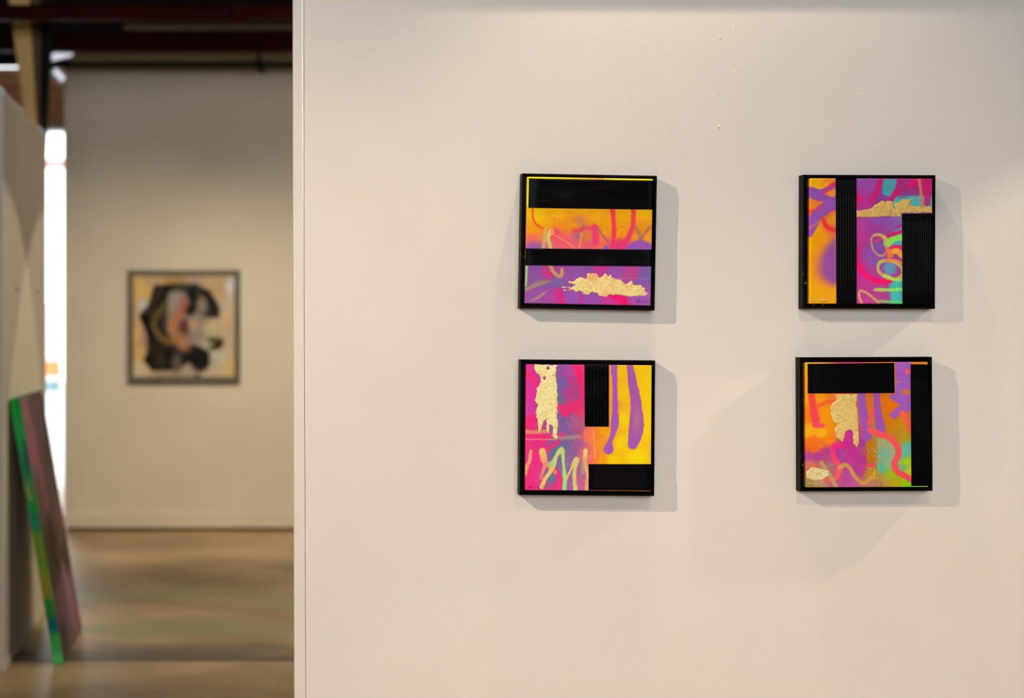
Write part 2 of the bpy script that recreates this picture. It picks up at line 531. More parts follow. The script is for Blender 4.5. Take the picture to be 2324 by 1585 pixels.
for (a, b_) in ((-2.68, -1.36), (-1.30, -0.47)):
    rbox('pane', (a, YR + 0.07, 0.02), (b_, YR + 0.078, zb - 0.045), M_glass, win, 0)
    rbox('pane', (a, YR + 0.07, zb + 0.045), (b_, YR + 0.078, zt), M_glass, win, 0)

ext = struct(box('exterior_ground', (-20, 14.0, -0.2), (20, 40, -0.02), M_grass))
# banded marker post outside
M_or = mat('orange_band', (0.85, 0.28, 0.08), 0.6, noise=0.05, nscale=9)
M_bl = mat('blue_grey_band', (0.20, 0.32, 0.36), 0.6, noise=0.05, nscale=9)
po = tag(empty('marker_post', (wx(121, 18), 18, -0.02)), 'white marker post with orange and blue bands outside the glazed opening', 'post')
tube('post', (0, 0, 0), (0, 0, 1.75), 0.09, M_white, po, 20)
tube('cap', (0, 0, 1.75), (0, 0, 1.82), 0.10, M_pink, po, 20, 0.03)
tube('orange_band', (0, 0, wz(850, 18)), (0, 0, wz(815, 18)), 0.096, M_or, po, 20)
tube('blue_band', (0, 0, wz(885, 18)), (0, 0, wz(860, 18)), 0.096, M_bl, po, 20)

# ------------------------------------------------------------------ roof steel, pipes, column
def ibeam(y, pz0, pz1, label, depth=0.09, x0=-5, x1=6):
    z0, z1 = wz(pz1, y), wz(pz0, y)
    o = tag(empty('roof_beam', (0, y, z0)), label, 'beam')
    h = z1 - z0; t = h * 0.16
    box('bottom_flange', (x0, -depth / 2, 0), (x1, depth / 2, t), M_red, o, 0.003)
    box('web', (x0, -0.006, t), (x1, 0.006, h - t), M_red, o)
    box('top_flange', (x0, -depth / 2, h - t), (x1, depth / 2, h), M_red, o, 0.003)
    return o
b1 = ibeam(8.9, 14, 46, 'slim dark red steel beam passing in front of the ochre column')
zdr = wz(57, 8.9) - wz(46, 8.9)
box('drop_plate', (wx(528, 8.9), -0.05, zdr), (wx(556, 8.9), -0.045, 0.09), M_red, b1, 0.001)
b2 = ibeam(10.25, 78, 117, 'deep dark red steel beam running above the black sprinkler pipe', 0.12)
pl = tag(empty('ceiling_pole', (0, 11.6, wz(61, 11.6))),
         'thin brown timber pole high in the dark roof between the red beams', 'pole')
tube('pole_body', (-0.9, 0, 0), (5.95, 0, 0), 0.022, M_brown, pl, 12)
for xh in (-0.8, 1.2, 3.4, 5.4):
    tube('hanger', (xh, 0, 0.0), (xh, 0, 4.62 - wz(61, 11.6)), 0.007, M_dark, pl, 8)
# black sprinkler pipe
yp = 10.6
sp = tag(empty('sprinkler_pipe', (0, yp, wz(147, yp))), 'black sprinkler pipe running along the top of the far wall', 'pipe')
tube('pipe', (wx(150, yp), 0, 0), (5.9, 0, 0), 0.021, M_dark, sp, 20)
xs = wx(588, yp)
tube('hanger_rod', (xs, 0, 0), (xs, 0, wz(118, yp) - wz(147, yp)), 0.009, M_dark, sp, 10)
tube('hanger_collar', (xs - 0.025, 0, 0), (xs + 0.025, 0, 0), 0.031, M_dark, sp, 20)
hd = tube('sprinkler_head', (xs + 0.02, 0, -0.015), (xs + 0.02, 0, -0.05), 0.014, M_dark, sp, 12, 0.010)
tube('deflector', (xs + 0.02, 0, -0.050), (xs + 0.02, 0, -0.056), 0.024, M_dark, hd, 16)
tube('end_cap', (wx(148, yp) - 0.01, 0, 0), (wx(150, yp) + 0.02, 0, 0), 0.027, M_dark, sp, 20)
# white bars at the end of the pipe, glow added in the material
def strip(p0, p1, y0, y1, w, label):
    a = Vector((wx(p0[0], y0), y0, wz(p0[1], y0))); b = Vector((wx(p1[0], y1), y1, wz(p1[1], y1)))
    o = tag(empty('glow_bar', a), label, 'lamp', None)
    d = b - a
    q = d.to_track_quat('X', 'Z')
    o.rotation_euler = q.to_euler()
    L = d.length
    box('housing', (0, -0.02, 0.0), (L, 0.05, w), M_white, o, 0.006)
    box('glow_face', (0.01, -0.032, 0.004), (L - 0.01, -0.02, w - 0.004), M_glow, o, 0.005)
    return o
strip((114, 141), (164, 128), 10.3, 10.4, 0.055, 'glowing white bar above the end of the black pipe')
strip((113, 164), (138, 190), 10.3, 10.35, 0.05, 'glowing white bar slanting down beside the orange planks')
# tapered steel column behind the partition
yc = 9.35
col = tag(empty('steel_column', (wx(86, yc), yc, 0)), 'tapered steel column with ochre front face behind the left partition', 'column')
def taper(name, tl, tr, bl_, br, y0, y1, m):
    zt_, zb_ = 4.6, 0.0
    z_a, z_b = wz(0, yc), wz(290, yc)      # photographed stretch
    def X(p_top, p_bot, z):
        t = (z_a - z) / (z_a - z_b)
        t = max(-1.0, min(1.25, t))
        return wx(lerp(p_top, p_bot, t), yc) - wx(86, yc)
    zz = [zb_, wz(360, yc), z_b, lerp(z_a, z_b, 0.5), z_a, zt_]
    bm = bmesh.new(); rows = []
    for z in zz:
        xl, xr = X(tl, bl_, z), X(tr, br, z)
        rows.append([bm.verts.new((x, y - yc, z)) for (x, y) in ((xl, y0), (xr, y0), (xr, y1), (xl, y1))])
    for r0, r1 in zip(rows, rows[1:]):
        for i in range(4):
            bm.faces.new((r0[i], r0[(i + 1) % 4], r1[(i + 1) % 4], r1[i]))
    bm.faces.new(rows[0][::-1]); bm.faces.new(rows[-1])
    return bm_obj(name, bm, m, col)
taper('front_flange', 20, 66, 60, 84, yc, yc + 0.02, M_ochre)
taper('side_plate', 66, 90, 84, 91, yc + 0.004, yc + 0.03, M_brown)
taper('web', 60, 116, 82, 101, yc + 0.032, yc + 0.16, M_dark)
# white tubes lying on top of the partition
tubes = 'white tubes on the partition'
def wtube(y0, y1, dx, r, label):
    o = tag(empty('white_tube', (XP - dx, y0, ZP + r)), label, 'tube', None)
    tube('tube_body', (0, 0, 0), (0, y1 - y0, 0), r, M_white, o, 18)
    tube('end_cap', (0, -0.012, 0), (0, 0.02, 0), r * 1.15, M_white, o, 18)
    tube('end_cap', (0, y1 - y0 - 0.04, 0), (0, y1 - y0 + 0.01, 0), r * 1.15, M_white, o, 18)
    return o
wtube(6.52, 7.12, 0.03, 0.022, 'long white tube lying on the partition edge')
wtube(6.56, 6.98, 0.085, 0.020, 'shorter white tube lying behind the long one on the partition')
wtube(7.80, 7.93, 0.03, 0.020, 'stub of white tube on the far end of the partition top')

# ------------------------------------------------------------------ the four framed paintings
ILL = np.array([0.86, 0.80, 0.76])      # how bright pure white paint shows on this wall: photo colour -> pigment
def pig(c): return np.clip(s2l(np.clip(c, 0, 255)) / ILL, 0.0, 0.95)

M_canvas = pigment_mat('acrylic_on_canvas', 0.55, spec=0.1, bump=0.0003, bscale=1400)
M_gold = pigment_mat('gold_leaf', 0.48, metal=0.3, spec=0.4, bump=0.0003, bscale=420)
M_black = mat('black_combed_paste', (0.0010, 0.0010, 0.0014), 0.30, spec=0.06, noise=0.2, nscale=200, bump=0.0002, bscale=500)
M_ink = mat('signature_ink', (0.012, 0.008, 0.02), 0.6, noise=0.1, nscale=50)
M_inkw = mat('signature_pale', (0.75, 0.65, 0.45), 0.6, noise=0.1, nscale=50)
def frame_mat():
    m = mat('black_lacquer_frame', (0.004, 0.004, 0.0035), 0.35, spec=0.03, bump=0.0004, bscale=120)
    nt = m.node_tree; b = nt.nodes['Principled BSDF']
    tc = nt.nodes.new('ShaderNodeTexCoord')
    n = nt.nodes.new('ShaderNodeTexNoise'); n.inputs['Scale'].default_value = 95; n.inputs['Detail'].default_value = 3
    nt.links.new(tc.outputs['Object'], n.inputs['Vector'])
    r = nt.nodes.new('ShaderNodeValToRGB')
    r.color_ramp.elements[0].position = 0.705; r.color_ramp.elements[0].color = (0.004, 0.004, 0.0035, 1)
    r.color_ramp.elements[1].position = 0.75; r.color_ramp.elements[1].color = (0.35, 0.30, 0.22, 1)
    nt.links.new(n.outputs['Fac'], r.inputs[0]); nt.links.new(r.outputs[0], b.inputs['Base Color'])
    return m
M_frame = frame_mat()

D_FR, D_CV = 0.028, 0.0345       # frame and canvas fronts, off the wall
ZS = 1744 / 440.0                # art coordinates: 1744 units across 440 photo pixels

class Piece:
    def __init__(self, name, region, frame_c, frame_wh, rot_deg, canvas, label):
        self.region = region
        yf = YW - D_FR
        cx, cy = region[0] + frame_c[0] / ZS, region[1] + frame_c[1] / ZS
        self.a = math.radians(rot_deg)
        self.X0, self.Z0 = wx(cx, yf), wz(cy, yf)
        self.root = tag(empty(name, (self.X0, YW, self.Z0), (0, self.a, 0)), label, 'painting')
        self.hw, self.hh = frame_wh[0] / ZS / F * yf / 2, frame_wh[1] / ZS / F * yf / 2
        self.yc = YW - D_CV
        # canvas rectangle (left, top, right, bottom) from its corners in art units
        loc = [self.to_local(*p) for p in canvas]
        self.u0 = (loc[0][0] + loc[3][0]) / 2; self.u1 = (loc[1][0] + loc[2][0]) / 2
        self.v1 = (loc[0][1] + loc[1][1]) / 2; self.v0 = (loc[2][1] + loc[3][1]) / 2
        self.rails()
    def to_local(self, zx, zy):
        X = wx(self.region[0] + np.asarray(zx) / ZS, self.yc) - self.X0
        Z = wz(self.region[1] + np.asarray(zy) / ZS, self.yc) - self.Z0
        c, s = math.cos(self.a), math.sin(self.a)
        return X * c - Z * s, X * s + Z * c
    def to_art(self, u, v):
        c, s = math.cos(self.a), math.sin(self.a)
        X = u * c + v * s + self.X0; Z = -u * s + v * c + self.Z0
        px = X * F / self.yc + PX; py = PY - (Z - H) * F / self.yc
        return (px - self.region[0]) * ZS, (py - self.region[1]) * ZS
    def rails(self):
        # floater frame: thin outer lip and a low inner ledge, four mitred rails
        lip, ledge = 0.0042, 0.016
        prof = [(0, 0), (0, -D_FR + 0.0006), (0.0006, -D_FR), (lip - 0.0006, -D_FR), (lip, -D_FR + 0.0006),
                (lip, -0.013), (ledge, -0.013), (ledge, 0)]
        for side in range(4):
            hw, hh = (self.hw, self.hh) if side % 2 == 0 else (self.hh, self.hw)
            bm = bmesh.new()
            A = []; B = []
            ang = side * math.pi / 2
            for (d, y) in prof:
                for lst, sx in ((A, -1), (B, 1)):
                    p = Vector((sx * (hw - d), y, -(hh - d)))
                    p = Matrix.Rotation(ang, 3, 'Y') @ p
                    lst.append(bm.verts.new(p))
            n = len(prof)
            for i in range(n):
                bm.faces.new((A[i], A[(i + 1) % n], B[(i + 1) % n], B[i]))
            bm.faces.new(A); bm.faces.new(B[::-1])
            bm_obj('frame_rail', bm, M_frame, self.root)
    def canvas(self, paint, N=300, seed=1):
        us = np.linspace(self.u0, self.u1, N); vs = np.linspace(self.v1, self.v0, N)
        U, V = np.meshgrid(us, vs)
        u = U.ravel(); v = V.ravel()
        ax, ay = self.to_art(u, v)
        P = Painter(ax, ay, seed)
        paint(P)
        P.weave(0.05)
        e = np.minimum.reduce([u - self.u0, self.u1 - u, v - self.v0, self.v1 - v])
        back = np.where(e < 0.0016, 0.0016 - np.sqrt(np.maximum(0, 0.0016 ** 2 - (0.0016 - np.minimum(e, 0.0016)) ** 2)), 0)
        y = -D_CV + back + 0.00012 * P.grit
        verts = np.stack([u, y, v], 1)
        idx = np.arange(N * N).reshape(N, N)
        f = np.stack([idx[:-1, :-1], idx[1:, :-1], idx[1:, 1:], idx[:-1, 1:]], -1).reshape(-1, 4)
        ring = np.concatenate([idx[0, :], idx[1:, -1], idx[-1, -2::-1], idx[-2:0:-1, 0]])
        rv = verts[ring].copy(); rv[:, 1] = -0.0132
        allv = np.vstack([verts, rv])
        k = len(ring); b0 = N * N
        i = np.arange(k); j = (i + 1) % k
        sf = np.stack([ring[i], ring[j], b0 + j, b0 + i], 1)
        faces = np.vstack([f, sf]).tolist()
        o = link_mesh('canvas', allv, faces, M_canvas, self.root, smooth=True)
        set_colors(o, pig(np.vstack([P.c, P.c[ring]])))
        return o
    def combed(self, quad, along, pitch, inset=(0.06, 0.06), amp=0.0011, seed=0):
        # slab of black paste combed into ridges; along = 'h' or 'v'
        q = [np.array(self.to_local(*p)) for p in quad]
        L = 90
        du = np.linalg.norm(q[1] - q[0]); dv = np.linalg.norm(q[3] - q[0])
        nu, nv = (int(du / 0.00075), L) if along == 'v' else (L, int(dv / 0.00075))
        s = np.linspace(0, 1, nu + 1); t = np.linspace(0, 1, nv + 1)
        S, T = np.meshgrid(s, t)
        S = S.ravel(); T = T.ravel()
        Pxy = ((1 - S) * (1 - T))[:, None] * q[0] + (S * (1 - T))[:, None] * q[1] + (S * T)[:, None] * q[2] + ((1 - S) * T)[:, None] * q[3]
        if along == 'h':
            c = T * dv; l = S; width = dv
        else:
            c = S * du; l = T; width = du
        wob = 0.0009 * fbm(l * 400, c * 900, 120, seed + 3, 3)
        rid = np.abs(np.sin(np.pi * (c + wob) / pitch))
        g = np.clip((l - inset[0]) / 0.06, 0, 1) * np.clip((1 - inset[1] - l) / 0.06, 0, 1)
        cc = c / width
        g = g * np.clip((cc - 0.02) / 0.03, 0, 1) * np.clip((0.98 - cc) / 0.03, 0, 1)
        g = g * np.clip(0.85 + 0.8 * fbm(l * 300, c * 3000, 90, seed + 8, 2), 0.15, 1.2)
        hgt = 0.0009 + 1.4 * amp * (1 - rid) * g + 0.00015 * fbm(Pxy[:, 0] * 1e4, Pxy[:, 1] * 1e4, 40, seed)
        ragged = 0.00045
        edge = (S == 0) | (S == 1) | (T == 0) | (T == 1)
        Pxy = Pxy + np.where(edge, ragged, 0)[:, None] * np.stack([fbm(Pxy[:, 0] * 1e4, Pxy[:, 1] * 1e4, 14, seed + 1),
                                                                  fbm(Pxy[:, 0] * 1e4, Pxy[:, 1] * 1e4, 14, seed + 2)], 1)
        y = np.where(edge, -D_CV + 0.0018, -D_CV - hgt)
        verts = np.stack([Pxy[:, 0], y, Pxy[:, 1]], 1)
        idx = np.arange((nu + 1) * (nv + 1)).reshape(nv + 1, nu + 1)
        f = np.stack([idx[:-1, :-1], idx[1:, :-1], idx[1:, 1:], idx[:-1, 1:]], -1).reshape(-1, 4)
        return link_mesh('combed_panel', verts, f.tolist(), M_black, self.root, smooth=True)
    def leaf(self, polys, holes=(), step=3.0, seed=0, jag=10, cols=((228, 200, 130), (205, 168, 92), (245, 225, 165)), tint=()):
        A = np.vstack([np.asarray(p, float) for p in polys])
        x0, y0 = A.min(0) - 20; x1, y1 = A.max(0) + 20
        nx, ny = int((x1 - x0) / step), int((y1 - y0) / step)
        X, Y = np.meshgrid(np.linspace(x0, x1, nx), np.linspace(y0, y1, ny))
        x = X.ravel(); y = Y.ravel()
        jx = x + jag * fbm(x, y, 26, seed + 1, 4); jy = y + jag * fbm(x, y, 26, seed + 2, 4)
        d = np.full(len(x), 1e9)
        for p in polys:
            d = np.minimum(d, poly_sd(jx, jy, p))
        for p in holes:
            d = np.maximum(d, -poly_sd(jx, jy, p))
        d = d + np.clip(fbm(x, y, 20, seed + 4, 3) - 0.52, 0, 1) * 120 * (np.abs(d) < 30)
        crk = np.abs(fbm(x, y, 70, seed + 30, 4))
        u, v = self.to_local(x, y)
        hgt = np.clip(-d / 6.0, 0, 1) * (0.00055 + 0.00045 * np.abs(fbm(x, y, 48, seed + 7, 3))) - np.where(d >= 0, 0.0001, 0)
        keep = (d < step * 0.8).reshape(ny, nx)
        idx = np.arange(nx * ny).reshape(ny, nx)
        k = keep[:-1, :-1] & keep[1:, :-1] & keep[1:, 1:] & keep[:-1, 1:]
        f = np.stack([idx[:-1, :-1], idx[1:, :-1], idx[1:, 1:], idx[:-1, 1:]], -1)[k]
        used = np.unique(f); re = np.full(nx * ny, -1); re[used] = np.arange(len(used))
        verts = np.stack([u, -D_CV - hgt, v], 1)[used]
        n1 = np.clip(0.5 + 0.9 * fbm(x, y, 60, seed + 11), 0, 1)[:, None]; n2 = np.clip(0.5 + 1.1 * fbm(x, y, 14, seed + 12), 0, 1)[:, None]
        c = np.asarray(cols[0], float) * (1 - n1 * 0.55) + np.asarray(cols[1], float) * n1 * 0.55
        c = c * (1 - 0.4 * n2) + np.asarray(cols[2], float) * 0.4 * n2
        c = c * np.where((crk < 0.007)[:, None], 0.8, 1.0) * (0.97 + 0.12 * fbm(x, y, 9, seed + 50, 2))[:, None]
        for (tx, ty, tr, tc_) in tint:
            w = np.clip(1.3 - np.hypot(x - tx, y - ty) / tr, 0, 1)[:, None] * 0.75
            c = c * (1 - w) + np.asarray(tc_, float) * w
        o = link_mesh('gold_leaf', verts, re[f].tolist(), M_gold, self.root, smooth=True)
        set_colors(o, pig(c)[used])
        return o
    def sign(self, strokes, m, w=2.2):
        bm = bmesh.new()
        for st in strokes:
            S = Painter.smooth([(p[0], p[1], 0) for p in st], 5)
            pts = [self.to_local(p[0], p[1]) for p in S]
            hw = w / ZS / F * self.yc / 2
            prev = None
            for i, p in enumerate(pts):
                a = pts[max(0, i - 1)]; b = pts[min(len(pts) - 1, i + 1)]
                t = Vector((b[0] - a[0], b[1] - a[1])); t = t.normalized() if t.length > 0 else Vector((1, 0))
                nrm = Vector((-t.y, t.x)) * hw
                row = (bm.verts.new((p[0] + nrm.x, -D_CV - 0.0003, p[1] + nrm.y)), bm.verts.new((p[0], -D_CV - 0.0007, p[1])),
                       bm.verts.new((p[0] - nrm.x, -D_CV - 0.0003, p[1] - nrm.y)))
                if prev:
                    bm.faces.new((prev[0], prev[1], row[1], row[0])); bm.faces.new((prev[1], prev[2], row[2], row[1]))
                prev = row
        return bm_obj('signature', bm, m, self.root, smooth=True)

PUR = (150, 80, 168)
# ---- painting 1: two horizontal black bands
p1 = Piece('framed_painting', (1140, 360), (774.5, 750.5), (1213, 1213), 1.05,
           [(229, 165), (1357, 183), (1335, 1320), (208, 1308)],
           'framed abstract with two full-width black ribbed bands and horizontal gold leaf on purple')
def art1(P):
    P.c[:] = (245, 215, 25)
    P.stroke([(560, 150), (900, 165)], 30, (220, 60, 90), 20)
    up = (150, 420, 1450, 830); lo = (150, 900, 1450, 1400)
    P.field([(230, 480, (255, 180, 5)), (330, 520, (255, 185, 0)), (500, 500, (255, 175, 0)), (700, 490, (252, 165, 5)), (850, 520, (248, 165, 10)),
             (1090, 520, (250, 165, 5)), (1270, 500, (255, 175, 0)), (1300, 620, (235, 150, 15)), (1240, 610, (228, 145, 20)), (930, 640, (235, 150, 20)),
             (560, 590, (235, 140, 30)), (420, 560, (250, 165, 10)), (260, 640, (250, 150, 20)), (250, 730, (235, 110, 90)), (480, 680, (238, 80, 95)),
             (560, 740, (238, 85, 115)), (650, 600, (232, 150, 20)), (690, 570, (215, 130, 60)), (680, 690, (185, 100, 125)), (760, 690, (215, 120, 60)), (780, 790, (228, 90, 115)), (900, 770, (240, 105, 85)),
             (640, 790, (235, 95, 110)), (1060, 650, (238, 150, 15)), (1060, 790, (225, 50, 120)), (1310, 720, (235, 150, 30)), (940, 560, (240, 155, 10)), (450, 780, (225, 95, 125))], up)
    P.blob(700, 550, 36, 40, (200, 125, 90), 0.7, 0.7, up)
    P.stroke([(640, 655), (740, 630), (840, 625)], 34, (238, 62, 100), 12, 0.9, up)
    P.stroke([(830, 620), (838, 690), (835, 750)], 58, (236, 58, 118), 14, 0.95, up)
    P.stroke([(735, 600), (715, 640)], 22, (150, 90, 100), 10, 0.6, up)
    P.stroke([(272, 450), (276, 530), (305, 590), (380, 640)], 18, (248, 85, 35), 8, 0.95, up)
    P.stroke([(860, 620), (900, 690), (950, 750), (960, 815)], 26, (175, 95, 100), 14, 0.75, up)
    P.stroke([(1195, 610), (1235, 690), (1240, 760)], 34, (170, 110, 100), 16, 0.8, up)
    P.stroke([(1325, 620), (1270, 690), (1240, 740)], 26, (165, 100, 110), 14, 0.8, up)
    P.blob(1238, 850, 135, 115, (152, 84, 178), 0.12, 1, up)
    P.blob(290, 820, 95, 70, (150, 85, 180), 0.5, 0.9, up)
    P.stroke([(990, 450), (1002, 560), (1004, 680), (985, 830)], 40, (246, 62, 70), 8, 1, up, (235, 50, 115))
    P.stroke([(1178, 450), (1178, 580), (1140, 700), (1060, 830)], 42, (246, 70, 55), 8, 1, up, (225, 50, 130))
    P.stroke([(390, 640), (385, 700), (368, 815)], 34, (225, 175, 75), 8, 0.85, up, (180, 180, 120))
    P.stroke([(428, 660), (415, 720), (436, 815)], 34, (225, 200, 105), 6, 0.95, up, (205, 190, 110))
    P.ring(442, 660, 18, 24, 10, (240, 190, 110), 0, up)
    P.stroke([(460, 680), (560, 740), (650, 805)], 11, (245, 150, 85), 5, 0.85, up)
    P.stroke([(712, 670), (692, 805)], 11, (240, 160, 100), 6, 0.7, up)
    P.blob(935, 805, 26, 22, (140, 90, 190), 0.4, 1, up)
    st = fbm(P.x + 20 * fbm(P.x, P.y, 40, 79), P.y * 6.0, 34, 77, 3)
    area = np.clip(fbm(P.x, P.y, 120, 78, 2) * 2 + 0.55, 0, 1) * P.mask_rect((620, 500, 1350, 760))
    P.mix(np.clip(st * 3.0 - 0.55, 0, 1) * 0.30 * area, (140, 92, 20))
    st = fbm(P.x * 5.0, P.y, 60, 87, 3)
    P.mix(np.clip(st * 3.0 - 0.4, 0, 1) * 0.25 * P.mask_rect((400, 520, 640, 700)), (180, 90, 40))
    P.field([(300, 1000, (140, 78, 160)), (700, 1000, (150, 80, 172)), (1000, 1010, (150, 80, 170)), (1170, 1020, (185, 66, 140)), (1290, 1050, (115, 95, 165)), (1240, 1090, (135, 85, 165)),
             (410, 1030, (195, 55, 135)), (300, 1100, (130, 85, 160)), (490, 1130, (112, 92, 165)), (600, 1050, (150, 80, 165)), (300, 1230, (150, 82, 165)), (450, 1250, (165, 70, 160)),
             (640, 1270, (150, 80, 180)), (830, 1280, (150, 78, 175)), (960, 1270, (195, 55, 150)), (1080, 1290, (215, 45, 130)), (1200, 1270, (160, 80, 175)), (1300, 1270, (165, 85, 180)), (760, 960, (130, 85, 160)), (900, 975, (200, 50, 140))], lo)
    P.stroke([(218, 965), (215, 1040), (208, 1140)], 28, (165, 195, 130), 8, 0.9, lo)
    P.stroke([(400, 1010), (440, 1040)], 70, (205, 50, 125), 25, 0.6, lo)
    P.stroke([(428, 960), (465, 1025), (510, 1062), (535, 1045), (538, 1000)], 32, (180, 165, 105), 6, 0.95, lo, (215, 150, 90))
    P.stroke([(200, 1185, 30), (330, 1125, 44), (440, 1106, 10)], 40, (165, 130, 120), 6, 0.9, lo, (140, 135, 105))
    P.stroke([(250, 1285, 12), (345, 1235, 30), (405, 1192, 6)], 24, (170, 130, 130), 5, 0.9, lo)
    P.stroke([(505, 1190), (520, 1240), (535, 1320)], 76, (208, 40, 130), 10, 0.9, lo)
    P.stroke([(712, 1190), (705, 1320)], 34, (190, 50, 140), 10, 0.8, lo)
    P.stroke([(1000, 1235), (1070, 1270), (1110, 1320)], 64, (232, 15, 105), 14, 0.95, lo)
    P.stroke([(980, 1078), (1330, 1080)], 4, (185, 150, 175), 3, 0.6, lo)
    P.stroke([(205, 1120), (440, 1075)], 5, (180, 120, 150), 4, 0.4, lo)
    P.blob(500, 1120, 50, 50, (130, 105, 160), 0.6, 0.5, lo)
p1.canvas(art1, seed=3)
p1.combed([(231, 177), (1364, 197), (1357, 462), (226, 446)], 'h', 0.0046, (0.05, 0.02), seed=1)
p1.combed([(212, 806), (1350, 818), (1346, 973), (208, 964)], 'h', 0.0046, (0.02, 0.03), seed=2)
p1.leaf([[(660, 1085), (700, 1070), (760, 1080), (750, 1060), (770, 1035), (850, 1035), (870, 1070), (900, 1060), (925, 1035), (950, 1062), (978, 1042),
          (995, 1075), (1060, 1090), (1110, 1130), (1160, 1100), (1185, 1145), (1240, 1140), (1290, 1170), (1280, 1190), (1322, 1222), (1280, 1240),
          (1200, 1240), (1110, 1240), (1060, 1225), (970, 1225), (940, 1248), (870, 1235), (860, 1210), (810, 1205), (770, 1230), (730, 1220), (700, 1190),
          (660, 1200), (630, 1180), (545, 1198), (545, 1184), (620, 1172), (530, 1166), (530, 1150), (630, 1156), (660, 1140), (600, 1118), (600, 1106), (640, 1105)]],
        seed=5, cols=((236, 204, 128), (214, 172, 98), (248, 224, 152)),
        tint=[(810, 1060, 55, (228, 150, 95)), (930, 1215, 50, (235, 170, 110)), (580, 1175, 45, (225, 145, 110))])
p1.sign([[(1205, 1285), (1222, 1270), (1214, 1292), (1230, 1296), (1235, 1272), (1228, 1262)], [(1238, 1290), (1250, 1284), (1262, 1290), (1276, 1282), (1290, 1288), (1300, 1300)],
         [(1286, 1282), (1298, 1276), (1310, 1282), (1322, 1274), (1330, 1290), (1322, 1306)]], M_ink)

